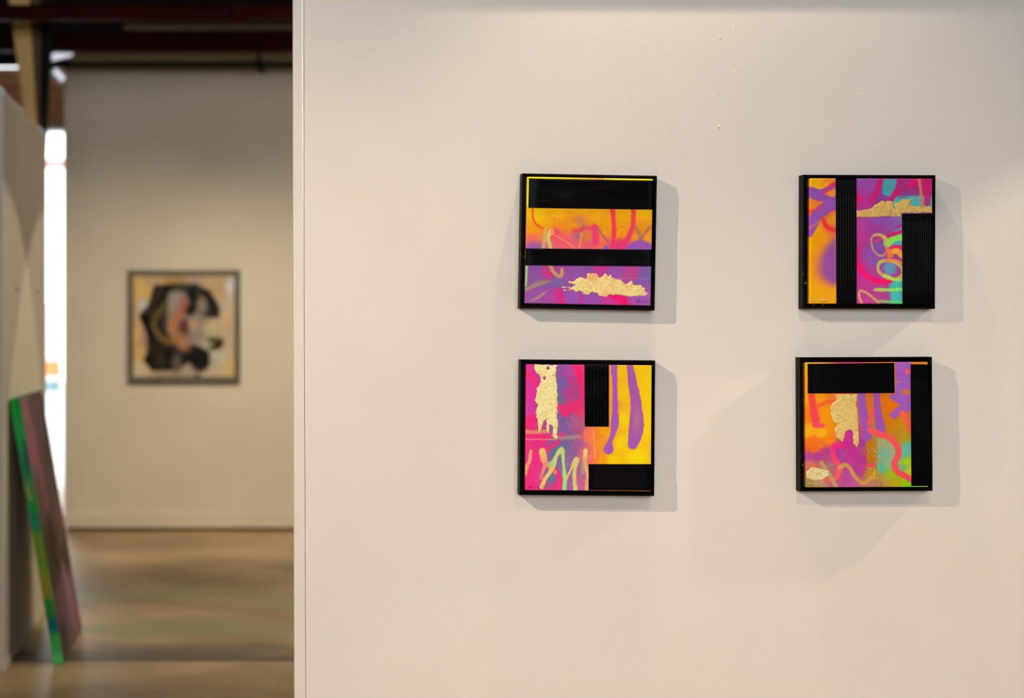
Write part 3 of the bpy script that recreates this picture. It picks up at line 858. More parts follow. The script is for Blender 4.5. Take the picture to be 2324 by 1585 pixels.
# ---- painting 2: two vertical black bands
p2 = Piece('framed_painting', (1780, 360), (763, 749.5), (1190, 1204), 0.2,
           [(238, 178), (1333, 181), (1331, 1308), (234, 1308)],
           'framed abstract with two upright black ribbed bands and gold leaf above pale loops')
def art2(P):
    P.c[:] = (140, 60, 130)
    L = (100, 100, 470, 1400); R = (600, 100, 1450, 1400)
    P.field([(280, 210, (250, 165, 10)), (420, 230, (225, 135, 40)), (300, 400, (235, 120, 40)), (410, 330, (225, 140, 45)), (250, 450, (245, 130, 20)), (430, 540, (220, 145, 30)), (400, 500, (215, 130, 40)),
             (300, 680, (250, 155, 5)), (250, 800, (252, 165, 5)), (430, 640, (235, 110, 60)), (300, 780, (245, 150, 5)), (250, 900, (245, 150, 5)), (270, 1000, (250, 160, 5)), (240, 1150, (255, 165, 5)), (400, 1230, (252, 160, 5)), (300, 1260, (252, 160, 5))], L)
    P.stroke([(235, 265), (330, 285), (390, 240)], 40, (255, 195, 20), 14, 0.8, L)
    P.stroke([(330, 320), (400, 265), (465, 225)], 46, (235, 30, 110), 14, 0.95, L)
    P.stroke([(300, 295), (390, 275), (465, 250)], 26, (150, 75, 160), 8, 0.95, L)
    P.stroke([(215, 290, 90), (300, 330, 100), (340, 350, 70), (460, 390, 60)], 80, (142, 78, 168), 8, 1, L)
    P.stroke([(215, 480), (300, 470)], 40, (240, 75, 50), 10, 0.9, L)
    P.stroke([(205, 660), (260, 570), (340, 470), (470, 395)], 110, (146, 80, 172), 8, 1, L)
    P.stroke([(300, 455), (330, 430)], 36, (215, 60, 110), 14, 0.7, L)
    P.stroke([(345, 540), (385, 615), (465, 650)], 40, (242, 55, 50), 9, 1, L)
    P.stroke([(380, 530), (410, 495), (465, 465)], 14, (245, 80, 40), 6, 0.9, L)
    P.stroke([(445, 750, 60), (390, 880, 190), (370, 1010, 210), (420, 1060, 200)], 100, (205, 120, 90), 55, 0.85, L)
    P.stroke([(450, 740, 30), (410, 880, 120), (390, 1000, 130), (440, 1060, 140)], 100, (150, 78, 158), 45, 0.95, L)
    P.blob(445, 930, 60, 110, (150, 78, 160), 0.6, 0.95, L)
    P.stroke([(235, 620), (330, 560)], 20, (250, 160, 20), 12, 0.4, L)
    P.field([(690, 220, (150, 75, 170)), (780, 250, (150, 72, 165)), (700, 310, (165, 60, 150)), (760, 360, (178, 48, 140)), (670, 400, (185, 45, 140)), (850, 370, (135, 62, 140)), (960, 370, (140, 70, 150)),
             (1120, 300, (150, 58, 135)), (1290, 250, (190, 30, 115)), (1300, 330, (150, 60, 130)), (1150, 220, (180, 40, 125)), (700, 600, (180, 62, 158)), (850, 560, (145, 75, 165)), (980, 580, (142, 80, 172)), (830, 660, (160, 60, 150)), (700, 720, (190, 52, 140)),
             (760, 880, (140, 82, 172)), (830, 930, (140, 80, 170)), (680, 880, (160, 60, 150)), (680, 960, (195, 48, 140)), (720, 1100, (190, 50, 145)), (850, 1040, (175, 60, 145)), (780, 1180, (180, 55, 142)), (720, 1280, (190, 60, 148)), (880, 1250, (170, 60, 140)),
             (850, 780, (130, 80, 160)), (1020, 560, (130, 100, 175)), (960, 720, (165, 70, 130)), (1010, 960, (160, 60, 140))], R)
    P.poly([(885, 185), (1012, 185), (1005, 290), (960, 350), (885, 320)], (72, 158, 170), 8, 1, R)
    P.poly([(1000, 335), (1335, 335), (1335, 435), (960, 435)], (72, 178, 182), 8, 1, R)
    P.stroke([(872, 185), (840, 270), (795, 385)], 40, (215, 22, 110), 14, 0.95, R)
    P.stroke([(1042, 190), (1010, 290), (960, 370)], 44, (205, 25, 115), 8, 1, R)
    P.stroke([(1210, 190), (1100, 260), (990, 325)], 40, (222, 18, 105), 8, 1, R)
    P.stroke([(1250, 185), (1290, 260), (1285, 400)], 60, (205, 25, 115), 14, 0.9, R)
    P.stroke([(1215, 195), (1228, 300), (1238, 425)], 28, (205, 125, 95), 6, 0.95, R)
    P.stroke([(1060, 250), (1060, 320)], 100, (140, 58, 125), 20, 0.5, R)
    P.blob(668, 362, 22, 32, (245, 10, 95), 0.3, 1, R)
    P.poly([(940, 690), (1010, 645), (1060, 615), (1060, 800), (960, 790)], (72, 170, 180), 12, 1, R)
    P.poly([(945, 1105), (1065, 1080), (1065, 1310), (955, 1310)], (62, 182, 170), 16, 1, R)
    P.stroke([(880, 720), (960, 690), (1060, 655)], 30, (222, 20, 110), 7, 1, R)
    P.stroke([(1015, 615), (1060, 600)], 18, (205, 30, 120), 7, 0.9, R)
    P.stroke([(925, 765, 70), (985, 725, 50), (1065, 712, 55)], 55, (140, 222, 80), 8, 1, R)
    P.stroke([(820, 745), (870, 715), (900, 720)], 30, (205, 60, 120), 8, 0.9, R)
    P.ring(850, 778, 62, 102, 17, (190, 150, 120), -0.35, R, (185, 165, 120))
    P.stroke([(810, 690), (860, 685), (910, 715), (930, 760)], 24, (205, 165, 100), 5, 1, R, (190, 200, 80))
    P.stroke([(945, 880), (940, 830), (980, 800), (1065, 805)], 42, (235, 60, 90), 10, 1, R, (225, 30, 110))
    P.stroke([(955, 870), (945, 835)], 50, (245, 130, 60), 14, 0.9, R)
    P.stroke([(990, 835), (1020, 835), (1065, 880)], 50, (250, 165, 60), 8, 1, R)
    P.stroke([(680, 800), (660, 850), (670, 940)], 22, (235, 20, 120), 12, 0.9, R)
    P.stroke([(660, 940), (690, 1010), (790, 1085), (900, 1110), (950, 1100)], 48, (236, 18, 118), 14, 1, R, (240, 15, 95))
    P.blob(950, 985, 60, 60, (90, 150, 180), 0.4, 0.95, R)
    P.ring(955, 1000, 118, 78, 30, (190, 175, 90), 0.35, R)
    P.stroke([(920, 920), (1000, 920), (1060, 945)], 26, (240, 130, 60), 7, 0.9, R)
    P.stroke([(905, 1050), (985, 1085), (1060, 1095)], 28, (170, 220, 80), 8, 0.9, R)
    P.stroke([(795, 1184, 4), (830, 1182, 30), (930, 1182, 28), (1065, 1178, 26)], 28, (210, 160, 90), 5, 1, R, (120, 232, 95))
    P.stroke([(700, 1315), (672, 1230), (690, 1192), (750, 1215), (830, 1280), (850, 1310)], 24, (210, 150, 105), 5, 1, R, (180, 150, 90))
    P.stroke([(860, 1282), (940, 1290), (1065, 1300)], 22, (150, 190, 90), 9, 0.9, R, (60, 225, 110))
p2.canvas(art2, seed=11)
p2.combed([(459, 174), (650, 174), (652, 1314), (466, 1314)], 'v', 0.0066, (0.14, 0.12), seed=4)
p2.combed([(1057, 491), (1339, 489), (1337, 1314), (1060, 1314)], 'v', 0.0052, (0.08, 0.10), 0.0008, seed=5)
p2.leaf([[(650, 470), (720, 465), (780, 448), (830, 410), (880, 375), (930, 380), (980, 385), (1010, 398), (1070, 362), (1172, 368), (1128, 388), (1152, 430), (1325, 432), (1330, 486), (1058, 490), (1045, 524), (900, 520), (760, 530), (650, 526)]],
        [[(982, 380), (975, 420), (1000, 455), (990, 415)], [(955, 482), (982, 498), (965, 478)]], seed=15, jag=8,
        cols=((218, 176, 92), (200, 152, 72), (230, 194, 114)))
p2.sign([[(250, 1250), (248, 1282)], [(262, 1276), (275, 1268), (288, 1280)], [(308, 1280), (312, 1262), (330, 1270), (345, 1264), (356, 1276), (372, 1262), (385, 1272), (402, 1258)]], M_inkw, 3.0)
p2.sign([[(262, 1284), (285, 1284)], [(322, 1290), (350, 1288), (378, 1290)]], M_ink, 2.6)

# ---- painting 3: drips on yellow
p3 = Piece('framed_painting', (1140, 790), (765.5, 719), (1212, 1220), 0.45,
           [(219, 152), (1346, 155), (1336, 1290), (213, 1282)],
           'framed abstract with purple drips on yellow and an upright strip of gold leaf on magenta')
def art3(P):
    P.field([(240, 200, (218, 48, 152)), (260, 400, (215, 50, 155)), (230, 560, (205, 60, 165)), (260, 660, (225, 45, 125)), (230, 880, (225, 50, 130)), (230, 1150, (225, 55, 125)), (240, 1250, (235, 40, 130)), (420, 200, (160, 70, 150)),
             (520, 200, (140, 80, 160)), (540, 320, (105, 95, 160)), (530, 450, (105, 100, 155)), (560, 200, (165, 75, 165)), (620, 300, (180, 58, 135)), (680, 420, (170, 70, 135)), (590, 420, (180, 58, 135)), (710, 220, (225, 50, 130)),
             (650, 540, (215, 55, 115)), (700, 560, (220, 60, 105)), (560, 640, (115, 92, 160)), (540, 720, (125, 92, 160)), (660, 660, (168, 85, 135)), (690, 740, (170, 80, 130)), (600, 800, (130, 90, 150)), (560, 870, (105, 102, 160)), (480, 950, (90, 112, 158)),
             (630, 960, (130, 95, 150)), (690, 880, (160, 85, 150)), (440, 1140, (95, 112, 150)), (330, 860, (225, 45, 135)), (330, 1000, (230, 50, 140)), (280, 1150, (225, 55, 140)), (500, 1250, (205, 55, 140)), (620, 1080, (140, 95, 160)), (600, 1230, (155, 90, 165)),
             (700, 1080, (160, 95, 150)), (700, 1230, (185, 95, 140)), (740, 960, (215, 100, 120)), (770, 780, (248, 115, 85)), (780, 1000, (238, 110, 100)), (840, 780, (252, 130, 50)), (880, 860, (250, 145, 30)), (840, 980, (246, 125, 50)), (930, 740, (255, 160, 15)), (890, 1010, (250, 150, 20)),
             (1000, 1010, (255, 195, 0)), (1090, 650, (255, 200, 0)), (1080, 850, (255, 200, 5)), (1090, 400, (248, 188, 8)), (1300, 300, (250, 196, 5)), (1290, 700, (255, 205, 0)), (1200, 1000, (255, 206, 0)), (1050, 220, (248, 185, 10)), (1250, 180, (245, 188, 8)), (975, 500, (245, 150, 50)), (975, 250, (240, 150, 50)), (970, 680, (250, 150, 45)), (1300, 480, (252, 200, 0))])
    LL = (100, 100, 790, 1400)
    P.stroke([(225, 235), (290, 300), (310, 330)], 40, (240, 40, 110), 22, 0.9, LL)
    P.stroke([(225, 400), (290, 440)], 14, (230, 40, 110), 8, 0.7, LL)
    P.stroke([(660, 160), (700, 260), (725, 430)], 44, (240, 35, 110), 22, 0.95, LL)
    P.stroke([(560, 560), (640, 530), (735, 510)], 90, (222, 45, 112), 34, 0.8, LL)
    P.stroke([(510, 520), (555, 570), (575, 615)], 36, (240, 40, 115), 10, 0.95, LL)
    P.stroke([(225, 690), (270, 640)], 40, (240, 35, 105), 22, 0.8, LL)
    P.stroke([(205, 756), (300, 755), (400, 748)], 34, (222, 140, 100), 8, 0.9, LL)
    P.stroke([(205, 795), (380, 798), (550, 788)], 34, (238, 40, 112), 10, 0.9, LL)
    P.stroke([(205, 822), (350, 822), (480, 826)], 11, (235, 130, 125), 5, 0.9, LL)
    P.stroke([(480, 815), (600, 805), (690, 798)], 34, (160, 135, 130), 12, 0.85, LL)
    P.stroke([(510, 840), (440, 890), (400, 915)], 34, (235, 40, 120), 12, 0.85, LL)
    P.stroke([(380, 1040), (460, 1100), (520, 1180), (500, 1270)], 56, (232, 45, 120), 14, 0.95, LL)
    P.stroke([(280, 930), (310, 1000), (290, 1080), (230, 1170), (215, 1280)], 44, (235, 40, 118), 22, 0.7, LL)
    P.blob(440, 1160, 36, 60, (95, 115, 155), 0.5, 0.9, LL)
    P.stroke([(257, 930, 28), (245, 1010, 30), (222, 1070, 28), (205, 1150, 26)], 28, (238, 165, 110), 5, 1, LL, (225, 140, 100))
    P.stroke([(362, 930, 60), (372, 990, 62), (385, 1050, 36), (365, 1110, 34), (345, 1175, 30)], 50, (236, 190, 105), 6, 1, LL, (215, 110, 130))
    P.stroke([(390, 1045), (440, 1085), (480, 1120)], 34, (245, 130, 100), 6, 0.85, LL)
    P.stroke([(355, 1250, 40), (385, 1180, 34), (440, 1100, 36), (460, 1045, 50), (490, 970, 34), (532, 915, 44), (545, 960, 34), (552, 1060, 26), (562, 1170, 36), (560, 1265, 40)], 40, (240, 190, 110), 5, 1, LL, (140, 225, 130))
    P.blob(440, 1045, 34, 26, (150, 210, 130), 0.4, 0.9, LL)
    P.stroke([(575, 1180, 18), (620, 1090, 20), (666, 1005, 50), (655, 1080, 36), (648, 1180, 34), (660, 1290, 40)], 40, (205, 200, 110), 5, 1, LL, (205, 200, 120))
    P.stroke([(750, 925, 38), (742, 1010, 34), (752, 1080, 26), (765, 1150, 20), (755, 1270, 30)], 30, (222, 200, 115), 6, 1, LL, (235, 160, 110))
    P.stroke([(735, 1000), (728, 1120)], 40, (180, 165, 110), 18, 0.6, LL)
    RR = (958, 100, 1450, 1200)
    P.stroke([(820, 750), (828, 880), (838, 990)], 14, (245, 165, 120), 8, 0.6)
    P.stroke([(1003, 145, 58), (1012, 350, 46), (1015, 550, 54), (1012, 680, 68), (990, 790, 44), (965, 850, 42), (955, 915, 92)], 50, (158, 84, 182), 6, 1, (880, 100, 1450, 1200))
    P.stroke([(1145, 145, 56), (1170, 300, 78), (1200, 480, 96), (1208, 640, 124), (1205, 720, 136), (1190, 810, 116), (1172, 870, 88)], 50, (160, 86, 170), 6, 1, RR)
    P.blob(1205, 640, 30, 110, (178, 110, 125), 0.9, 0.75, RR)
    P.blob(1175, 860, 40, 50, (155, 80, 185), 0.6, 0.8, RR)
    g = np.clip(P.grit * 3 - 0.9, 0, 1) * P.mask_rect((500, 600, 800, 1280)) * 0.35
    P.mix(g, (215, 150, 150))
p3.canvas(art3, seed=21)
p3.combed([(737, 148), (961, 148), (960, 714), (740, 712)], 'v', 0.0088, (0.02, 0.03), 0.0016, seed=6)
p3.combed([(773, 1044), (1344, 1044), (1339, 1287), (773, 1283)], 'h', 0.0052, (0.07, 0.05), 0.0010, seed=7)
p3.leaf([[(290, 153), (490, 158), (482, 230), (490, 300), (500, 400), (495, 600), (500, 650), (500, 820), (474, 822), (450, 790), (465, 720), (432, 690), (420, 775), (398, 740), (405, 690), (395, 640), (370, 665), (350, 738), (327, 770), (318, 640), (300, 590), (320, 520), (295, 470), (310, 370), (350, 290), (340, 260), (290, 205)]],
        [[(395, 175), (405, 200), (425, 190), (412, 165)], [(365, 265), (380, 290), (392, 272)], [(455, 255), (470, 265), (480, 250)]], seed=25, jag=12,
        cols=((245, 224, 150), (226, 192, 112), (253, 240, 185)))
p3.sign([[(232, 1255), (250, 1246), (246, 1262), (262, 1246), (266, 1260), (278, 1250)], [(292, 1252), (304, 1246), (314, 1256), (326, 1248), (334, 1262)], [(348, 1244), (358, 1250), (366, 1242), (378, 1252)]], M_ink, 2.4)

# ---- painting 4: black corner
p4 = Piece('framed_painting', (1780, 790), (737, 686), (1190, 1206), -0.25,
           [(198, 131), (1290, 130), (1300, 1248), (202, 1260)],
           'framed abstract with black ribbed bands forming a corner and two gold leaf patches')
def art4(P):
    P.field([(230, 200, (245, 160, 20)), (600, 135, (200, 60, 90)), (230, 440, (250, 150, 10)), (330, 440, (252, 145, 10)), (420, 440, (245, 120, 40)), (240, 600, (250, 120, 20)), (390, 600, (250, 145, 5)), (420, 700, (245, 140, 10)), (230, 760, (250, 165, 15)), (340, 770, (250, 170, 15)),
             (250, 860, (235, 110, 15)), (400, 820, (240, 130, 15)), (330, 860, (232, 112, 25)), (270, 910, (228, 100, 30)), (300, 970, (172, 60, 140)), (230, 980, (172, 68, 150)), (380, 930, (170, 62, 140)), (480, 940, (160, 60, 150)), (620, 950, (188, 45, 145)), (560, 850, (195, 42, 140)), (580, 760, (190, 45, 140)), (660, 1090, (172, 55, 145)), (580, 1040, (180, 55, 145)), (700, 850, (165, 55, 150)), (700, 1000, (170, 55, 140)),
             (480, 1200, (190, 80, 130)), (560, 1180, (180, 70, 150)), (240, 1060, (205, 110, 90)), (300, 1210, (178, 140, 95)), (230, 1230, (150, 130, 70)), (420, 1080, (165, 100, 120)), (620, 1220, (178, 85, 150)), (780, 860, (182, 115, 10)), (780, 980, (185, 108, 10)), (790, 1130, (186, 130, 15)), (760, 1220, (180, 110, 100)),
             (880, 860, (150, 165, 120)), (900, 950, (115, 175, 155)), (960, 900, (160, 160, 120)), (880, 1080, (95, 175, 140)), (950, 1030, (135, 170, 125)), (980, 720, (190, 125, 5)), (1080, 680, (190, 135, 5)), (1000, 800, (185, 120, 30)), (1090, 800, (175, 145, 20)), (1110, 900, (90, 180, 165)), (1100, 960, (100, 175, 140)), (1110, 1010, (165, 190, 15)), (1080, 1080, (110, 175, 110)),
             (960, 1140, (150, 175, 15)), (1000, 1210, (170, 160, 10)), (1110, 1230, (130, 195, 5)), (900, 1200, (180, 145, 50)), (860, 1230, (170, 120, 90)), (760, 480, (205, 105, 35)), (770, 600, (200, 110, 30)), (940, 600, (205, 110, 5)), (900, 470, (212, 108, 5)), (980, 520, (218, 108, 0)), (940, 700, (195, 115, 10)), (1120, 600, (200, 110, 30)), (1120, 1110, (190, 190, 20))], p=3.6)
    P.stroke([(245, 435, 60), (262, 540, 66), (280, 650, 70), (290, 690, 50)], 66, (255, 72, 60), 14, 1, None, (255, 60, 100))
    P.stroke([(270, 695), (345, 700)], 36, (250, 70, 100), 8, 1)
    P.stroke([(310, 520), (380, 490), (460, 480)], 34, (252, 92, 50), 10, 0.95)
    P.stroke([(690, 400, 70), (705, 560, 80), (735, 700, 84), (745, 800, 80)], 80, (150, 80, 176), 12, 1)
    P.stroke([(812, 540), (775, 630), (755, 690)], 30, (240, 80, 80), 7, 1)
    P.stroke([(830, 400, 58), (840, 560, 64), (862, 700, 84), (882, 775, 66)], 70, (150, 80, 176), 6, 1)
    P.poly([(1000, 125), (1140, 125), (1140, 560), (1070, 590), (985, 640), (945, 615), (960, 580), (1045, 515), (985, 480), (935, 425), (1000, 405)], (155, 86, 182), 5, 1)
    P.blob(1112, 212, 32, 24, (228, 80, 120), 0.4, 1)
    P.blob(1018, 305, 16, 10, (210, 110, 60), 0.4, 1)
    P.blob(1100, 398, 40, 20, (205, 110, 40), 0.4, 1)
    P.stroke([(1060, 590), (1100, 650), (1140, 750)], 54, (238, 92, 75), 12, 0.9)
    P.stroke([(770, 740), (850, 775), (930, 800), (1005, 865), (1030, 950), (990, 1040), (1015, 1110), (1080, 1150), (1150, 1190)], 52, (240, 82, 85), 8, 1, None, (240, 70, 90))
    P.stroke([(520, 890), (450, 880), (435, 930), (455, 1010), (490, 1070), (470, 1160)], 46, (230, 30, 125), 14, 0.95, None, (238, 90, 90))
    P.stroke([(340, 1185), (430, 1185), (480, 1150), (520, 1070)], 30, (240, 90, 90), 9, 0.9)
    P.stroke([(750, 1060), (820, 1055)], 30, (235, 60, 80), 10, 0.9)
    P.stroke([(335, 1035), (380, 1100), (430, 1180), (470, 1260)], 40, (180, 150, 95), 8, 0.9)
    P.stroke([(500, 1075), (545, 1052), (590, 1085), (640, 1165), (710, 1215), (770, 1180), (830, 1120)], 36, (200, 150, 80), 7, 0.95, None, (190, 145, 60))
    P.poly([(822, 780), (830, 780), (840, 1240), (828, 1240)], (150, 120, 60), 3, 0.6)
    g = np.clip(P.grit * 3.2 - 0.7, 0, 1) * P.mask_rect((740, 900, 860, 1240)) * 0.7
    P.mix(g, (220, 185, 90))
    P.stroke([(520, 932), (550, 898)], 3, (40, 20, 40), 2, 0.9)
p4.canvas(art4, seed=31)
p4.combed([(203, 141), (994, 132), (998, 408), (204, 412)], 'h', 0.0050, (0.07, 0.12), 0.0007, seed=8)
p4.combed([(1133, 140), (1298, 140), (1306, 1250), (1141, 1252)], 'v', 0.0052, (0.12, 0.05), 0.0009, seed=9)
p4.leaf([[(462, 415), (660, 415), (645, 500), (662, 600), (668, 700), (672, 830), (655, 897), (627, 862), (612, 750), (590, 735), (545, 762), (530, 850), (465, 795), (450, 740), (472, 690), (435, 660), (416, 590), (428, 500), (465, 480)]], seed=35, jag=11,
        cols=((230, 192, 112), (210, 166, 86), (240, 208, 134)))
p4.leaf([[(200, 1110), (245, 1075), (330, 1085), (400, 1105), (405, 1150), (360, 1175), (330, 1197), (240, 1190), (200, 1165)]], seed=45, jag=12, cols=((235, 212, 145), (205, 172, 100), (250, 238, 195)))
p4.sign([[(212, 1222), (222, 1204), (226, 1228), (238, 1212), (244, 1226)], [(252, 1222), (266, 1216), (280, 1224), (296, 1216), (310, 1224)], [(318, 1208), (330, 1214), (340, 1204), (352, 1212)]], M_inkw, 2.2)

# ------------------------------------------------------------------ painting on the far wall
ILL_FAR = np.array([0.82, 0.73, 0.60])
far_d = 0.045
yfp = YF - far_d
fw, fh = (545 - 289) / F * yfp, (870 - 613) / F * yfp
fcx, fcz = wx(417, yfp), wz(741.5, yfp)
fp = tag(empty('framed_painting', (fcx, YF, fcz)), 'abstract of dark blotches on cream in a grey-green frame on the far wall', 'painting')
M_fframe = mat('grey_green_frame', (0.115, 0.11, 0.075), 0.5, noise=0.15, nscale=12)
for side in range(4):
    hw, hh = (fw / 2, fh / 2) if side % 2 == 0 else (fh / 2, fw / 2)
    bm = bmesh.new(); A = []; B = []
    prof = [(0, 0), (0, -far_d + 0.003), (0.003, -far_d), (0.039, -far_d), (0.042, -far_d + 0.003), (0.042, 0)]
    for (d, y) in prof:
        for lst, sx in ((A, -1), (B, 1)):
            lst.append(bm.verts.new(Matrix.Rotation(side * math.pi / 2, 3, 'Y') @ Vector((sx * (hw - d), y, -(hh - d)))))
    for i in range(6):
        bm.faces.new((A[i], A[(i + 1) % 6], B[(i + 1) % 6], B[i]))
    bm.faces.new(A); bm.faces.new(B[::-1])
    bm_obj('frame_rail', bm, M_fframe, fp)
N = 120
us = np.linspace(-fw / 2 + 0.044, fw / 2 - 0.044, N); vs = np.linspace(fh / 2 - 0.044, -fh / 2 + 0.044, N)
U, V = np.meshgrid(us, vs); u = U.ravel(); v = V.ravel()
FZ = 1585 / 320.0
ax = ((fcx + u) * F / yfp + PX - 260) * FZ; ay = (PY - (fcz + v - H) * F / yfp - 580) * FZ
P = Painter(ax, ay, 51)
CR = (190, 158, 115); BK = (10, 9, 8); OL = (66, 52, 28)
P.field([(220, 260, (205, 165, 95)), (280, 340, (212, 170, 95)), (430, 250, (185, 150, 110)), (700, 260, (170, 128, 70)), (900, 250, (175, 145, 115)), (1200, 280, (185, 150, 100)), (1200, 380, (180, 145, 95)), (1300, 350, (200, 190, 190)),
         (230, 900, (210, 172, 95)), (240, 650, (195, 165, 115)), (240, 1100, (205, 165, 95)), (230, 1300, (205, 180, 140)), (330, 920, (175, 130, 110)), (600, 1350, (165, 140, 110)), (800, 1340, (165, 145, 115)), (1100, 1330, (190, 165, 130)), (1290, 1250, (205, 170, 105)),
         (1280, 700, (200, 165, 120)), (1200, 600, (185, 165, 140)), (1290, 950, (190, 160, 130)), (1150, 1150, (190, 175, 150)), (1130, 800, (185, 165, 120)), (950, 900, (165, 150, 130))])
P.poly([(440, 340), (620, 320), (920, 320), (1030, 390), (1170, 600), (1140, 700), (1000, 700), (860, 600), (840, 420), (620, 420), (600, 560), (600, 860), (700, 1000), (900, 1000), (1060, 1080), (1060, 1250), (960, 1310), (840, 1200), (690, 1290), (420, 1300), (320, 1180), (380, 1050), (360, 880), (270, 680), (380, 560)], BK, 12)
P.blob(480, 1050, 110, 110, (45, 36, 24), 0.5, 0.9)
P.blob(700, 1210, 60, 110, (105, 88, 72), 0.6, 0.9)
P.blob(520, 1200, 80, 70, (62, 46, 30), 0.6, 0.8)
P.blob(390, 630, 60, 60, (60, 50, 36), 0.6, 0.8)
P.blob(800, 700, 240, 330, (128, 112, 96), 0.5, 0.9)
P.blob(690, 530, 90, 130, (146, 134, 118), 0.5, 1)
P.stroke([(860, 420), (900, 540), (840, 620)], 110, (16, 13, 11), 30, 0.95)
P.stroke([(1040, 420), (1130, 560), (1150, 660)], 70, (22, 18, 15), 28, 0.95)
P.blob(980, 560, 60, 90, (130, 115, 92), 0.5, 1)
P.stroke([(520, 370), (480, 450), (430, 560)], 50, (70, 52, 30), 16, 0.8)
P.stroke([(560, 560), (470, 680), (440, 780), (500, 900), (600, 970), (700, 960)], 70, (92, 74, 34), 18, 0.95, None, (125, 95, 40))
P.stroke([(780, 520), (750, 620), (690, 720), (640, 800)], 84, (160, 85, 75), 44, 1, None, (185, 115, 62))
P.blob(780, 810, 60, 90, (88, 45, 38), 0.5, 0.95)
P.stroke([(690, 900), (780, 1020)], 110, (160, 108, 60), 50, 1, None, (178, 115, 80))
P.blob(890, 780, 60, 80, (175, 140, 115), 0.6, 0.95)
P.blob(1080, 830, 80, 70, (190, 170, 125), 0.6, 0.9)
P.stroke([(1080, 950), (1190, 960), (1180, 1020), (1090, 1040)], 60, (62, 54, 28), 18, 0.95)
P.blob(1155, 1005, 36, 30, (20, 16, 10), 0.5, 1)
P.blob(1100, 640, 60, 40, (40, 32, 28), 0.5, 0.9)
P.blob(960, 1180, 110, 120, (24, 20, 18), 0.4, 0.9)
P.blob(1190, 1190, 60, 60, (195, 185, 165), 0.6, 0.7)
P.blob(315, 550, 48, 52, (185, 182, 195), 0.3, 1)
P.blob(930, 1360, 40, 26, (75, 65, 50), 0.5, 0.9)
g = np.clip(P.grit * 3 - 0.8, 0, 1) * P.mask_rect((1000, 700, 1300, 1300)) * 0.7
P.mix(g, (60, 50, 30))
idx = np.arange(N * N).reshape(N, N)
f = np.stack([idx[:-1, :-1], idx[1:, :-1], idx[1:, 1:], idx[:-1, 1:]], -1).reshape(-1, 4)
ring = np.concatenate([idx[0, :], idx[1:, -1], idx[-1, -2::-1], idx[-2:0:-1, 0]])
verts = np.stack([u, np.full(N * N, -far_d + 0.008), v], 1)
rv = verts[ring].copy(); rv[:, 1] = -0.002
k = len(ring); i_ = np.arange(k); j_ = (i_ + 1) % k
sf = np.stack([ring[i_], ring[j_], N * N + j_, N * N + i_], 1)
fo = link_mesh('canvas', np.vstack([verts, rv]), np.vstack([f, sf]).tolist(), M_canvas, fp, smooth=True)
set_colors(fo, np.clip(s2l(np.clip(np.vstack([P.c, P.c[ring]]), 0, 255)) / ILL_FAR, 0, 0.92))

# ------------------------------------------------------------------ unframed canvas leaning on the partition
lean = math.atan2(0.198, 1.176)
Hc, Wc, Tc = 1.19, 0.75, 0.045
lp = tag(empty('leaning_canvas', (-0.818, 6.57, 0.0), (0, -lean, 0)), 'tall unframed canvas with green edge and mauve face leaning on the partition', 'painting')
ILL_L = np.array([0.72, 0.68, 0.60])
# front face: local x = thickness, y = along the partition, z = up the slope
NY, NZ = 60, 160
ys = np.linspace(0, Wc, NY); zs = np.linspace(Hc, 0, NZ)
A, B = np.meshgrid(ys, zs); a = A.ravel(); b = B.ravel()
P = Painter(a / Wc * 400, (1 - b / Hc) * 1200, 61)
MV = (112, 82, 84)
P.field([(30, 60, (128, 92, 98)), (200, 60, (88, 68, 66)), (380, 80, (82, 62, 62)), (60, 260, (135, 82, 92)), (180, 300, (92, 64, 66)), (300, 300, (72, 56, 50)), (390, 300, (120, 76, 82)), (80, 520, (92, 72, 66)), (200, 500, (78, 60, 52)), (330, 520, (98, 70, 72)), (60, 640, (62, 48, 38)), (160, 680, (52, 34, 24)), (300, 680, (98, 72, 68)), (390, 620, (120, 76, 82)),
         (80, 800, (60, 45, 38)), (200, 800, (80, 58, 50)), (340, 800, (66, 50, 44)), (150, 960, (105, 80, 82)), (300, 960, (132, 105, 108)), (60, 1100, (72, 55, 52)), (220, 1100, (118, 92, 96)), (330, 1100, (140, 80, 92)), (200, 1180, (105, 80, 82)), (380, 1180, (110, 80, 50))])
P.stroke([(90, 60), (130, 300), (160, 520)], 50, (150, 84, 100), 24, 0.7)
P.stroke([(360, 180), (330, 380), (380, 560)], 40, (40, 28, 22), 20, 0.7)
P.stroke([(390, 300), (395, 600)], 24, (150, 90, 105), 14, 0.8)
P.stroke([(140, 600), (120, 740), (180, 820)], 60, (42, 28, 18), 24, 0.8)
P.stroke([(240, 860), (260, 1000), (300, 1150)], 80, (142, 115, 120), 30, 0.7)
P.stroke([(360, 900), (350, 1150)], 40, (150, 84, 96), 18, 0.7)
idx = np.arange(NY * NZ).reshape(NZ, NY)
f = np.stack([idx[:-1, :-1], idx[1:, :-1], idx[1:, 1:], idx[:-1, 1:]], -1).reshape(-1, 4)
vx = Tc + 0.002 * fbm(a * 800, b * 800, 60, 3)
fc = link_mesh('painted_face', np.stack([vx, a, b], 1), f.tolist(), M_canvas, lp, smooth=True)
set_colors(fc, np.clip(s2l(np.clip(P.c, 0, 255)) / ILL_L, 0, 0.9))
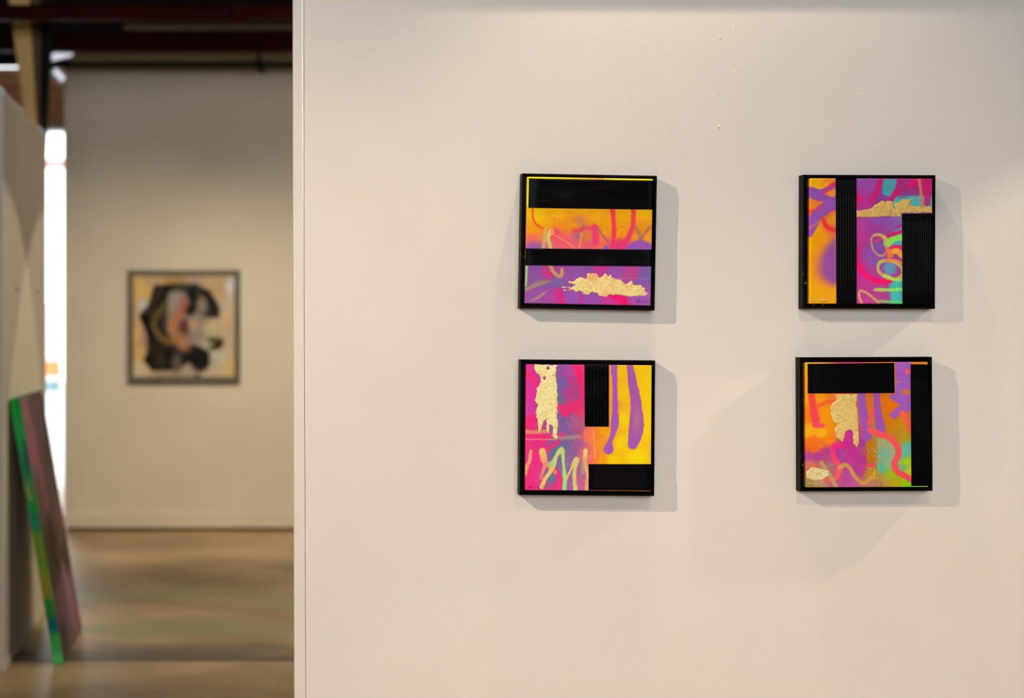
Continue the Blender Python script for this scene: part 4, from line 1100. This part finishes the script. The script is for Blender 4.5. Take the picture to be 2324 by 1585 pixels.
# wrapped edges (green)
def edge_strip(name, corner_a, corner_b, vec, seed, n=120):
    ca, cb = Vector(corner_a), Vector(corner_b); w = Vector(vec)
    vs_ = []; t_ = []; s_ = []
    for i in range(n + 1):
        for j in range(9):
            p = ca.lerp(cb, i / n) + w * (j / 8)
            vs_.append(p); t_.append(i / n * 1200); s_.append(j / 8 * 60)
    fs = [(i * 9 + j, i * 9 + j + 1, (i + 1) * 9 + j + 1, (i + 1) * 9 + j) for i in range(n) for j in range(8)]
    Q = Painter(np.array(s_), np.array(t_), seed)
    Q.field([(20, 30, (20, 150, 40)), (50, 30, (10, 125, 45)), (30, 150, (30, 140, 55)), (30, 300, (35, 115, 60)), (20, 420, (60, 120, 50)), (40, 480, (20, 135, 40)), (30, 560, (25, 120, 70)), (30, 660, (85, 125, 30)), (30, 760, (80, 130, 25)), (30, 850, (110, 120, 25)), (30, 950, (30, 120, 40)), (40, 1020, (15, 90, 80)), (30, 1100, (45, 155, 55)), (30, 1190, (70, 180, 80))])
    Q.stroke([(45, 200), (40, 330)], 20, (20, 70, 70), 8, 0.7)
    Q.stroke([(15, 400), (25, 460)], 14, (150, 150, 90), 6, 0.7)
    o = link_mesh(name, vs_, fs, M_canvas, lp, smooth=True)
    set_colors(o, np.clip(s2l(np.clip(Q.c, 0, 255)) / np.array([0.42, 0.55, 0.36]), 0, 0.9))
    return o
edge_strip('canvas_edge', (0, 0, Hc), (0, 0, 0), (Tc, 0, 0), 71)
edge_strip('canvas_edge', (0, Wc, Hc), (0, Wc, 0), (Tc, 0, 0), 72)
edge_strip('canvas_edge', (0, 0, Hc), (0, Wc, Hc), (Tc, 0, 0), 73, 60)
edge_strip('canvas_edge', (0, 0, 0), (0, Wc, 0), (Tc, 0, 0), 74, 60)
M_wood = mat('raw_stretcher_pine', (0.45, 0.32, 0.18), 0.7, noise=0.2, nscale=6, stretch=(1, 1, 0.2))
for (y0, y1, z0, z1) in ((0.003, 0.05, 0.003, Hc - 0.003), (Wc - 0.05, Wc - 0.003, 0.003, Hc - 0.003), (0.05, Wc - 0.05, 0.003, 0.05), (0.05, Wc - 0.05, Hc - 0.05, Hc - 0.003)):
    box('stretcher_bar', (0.001, y0, z0), (0.03, y1, z1), M_wood, lp)
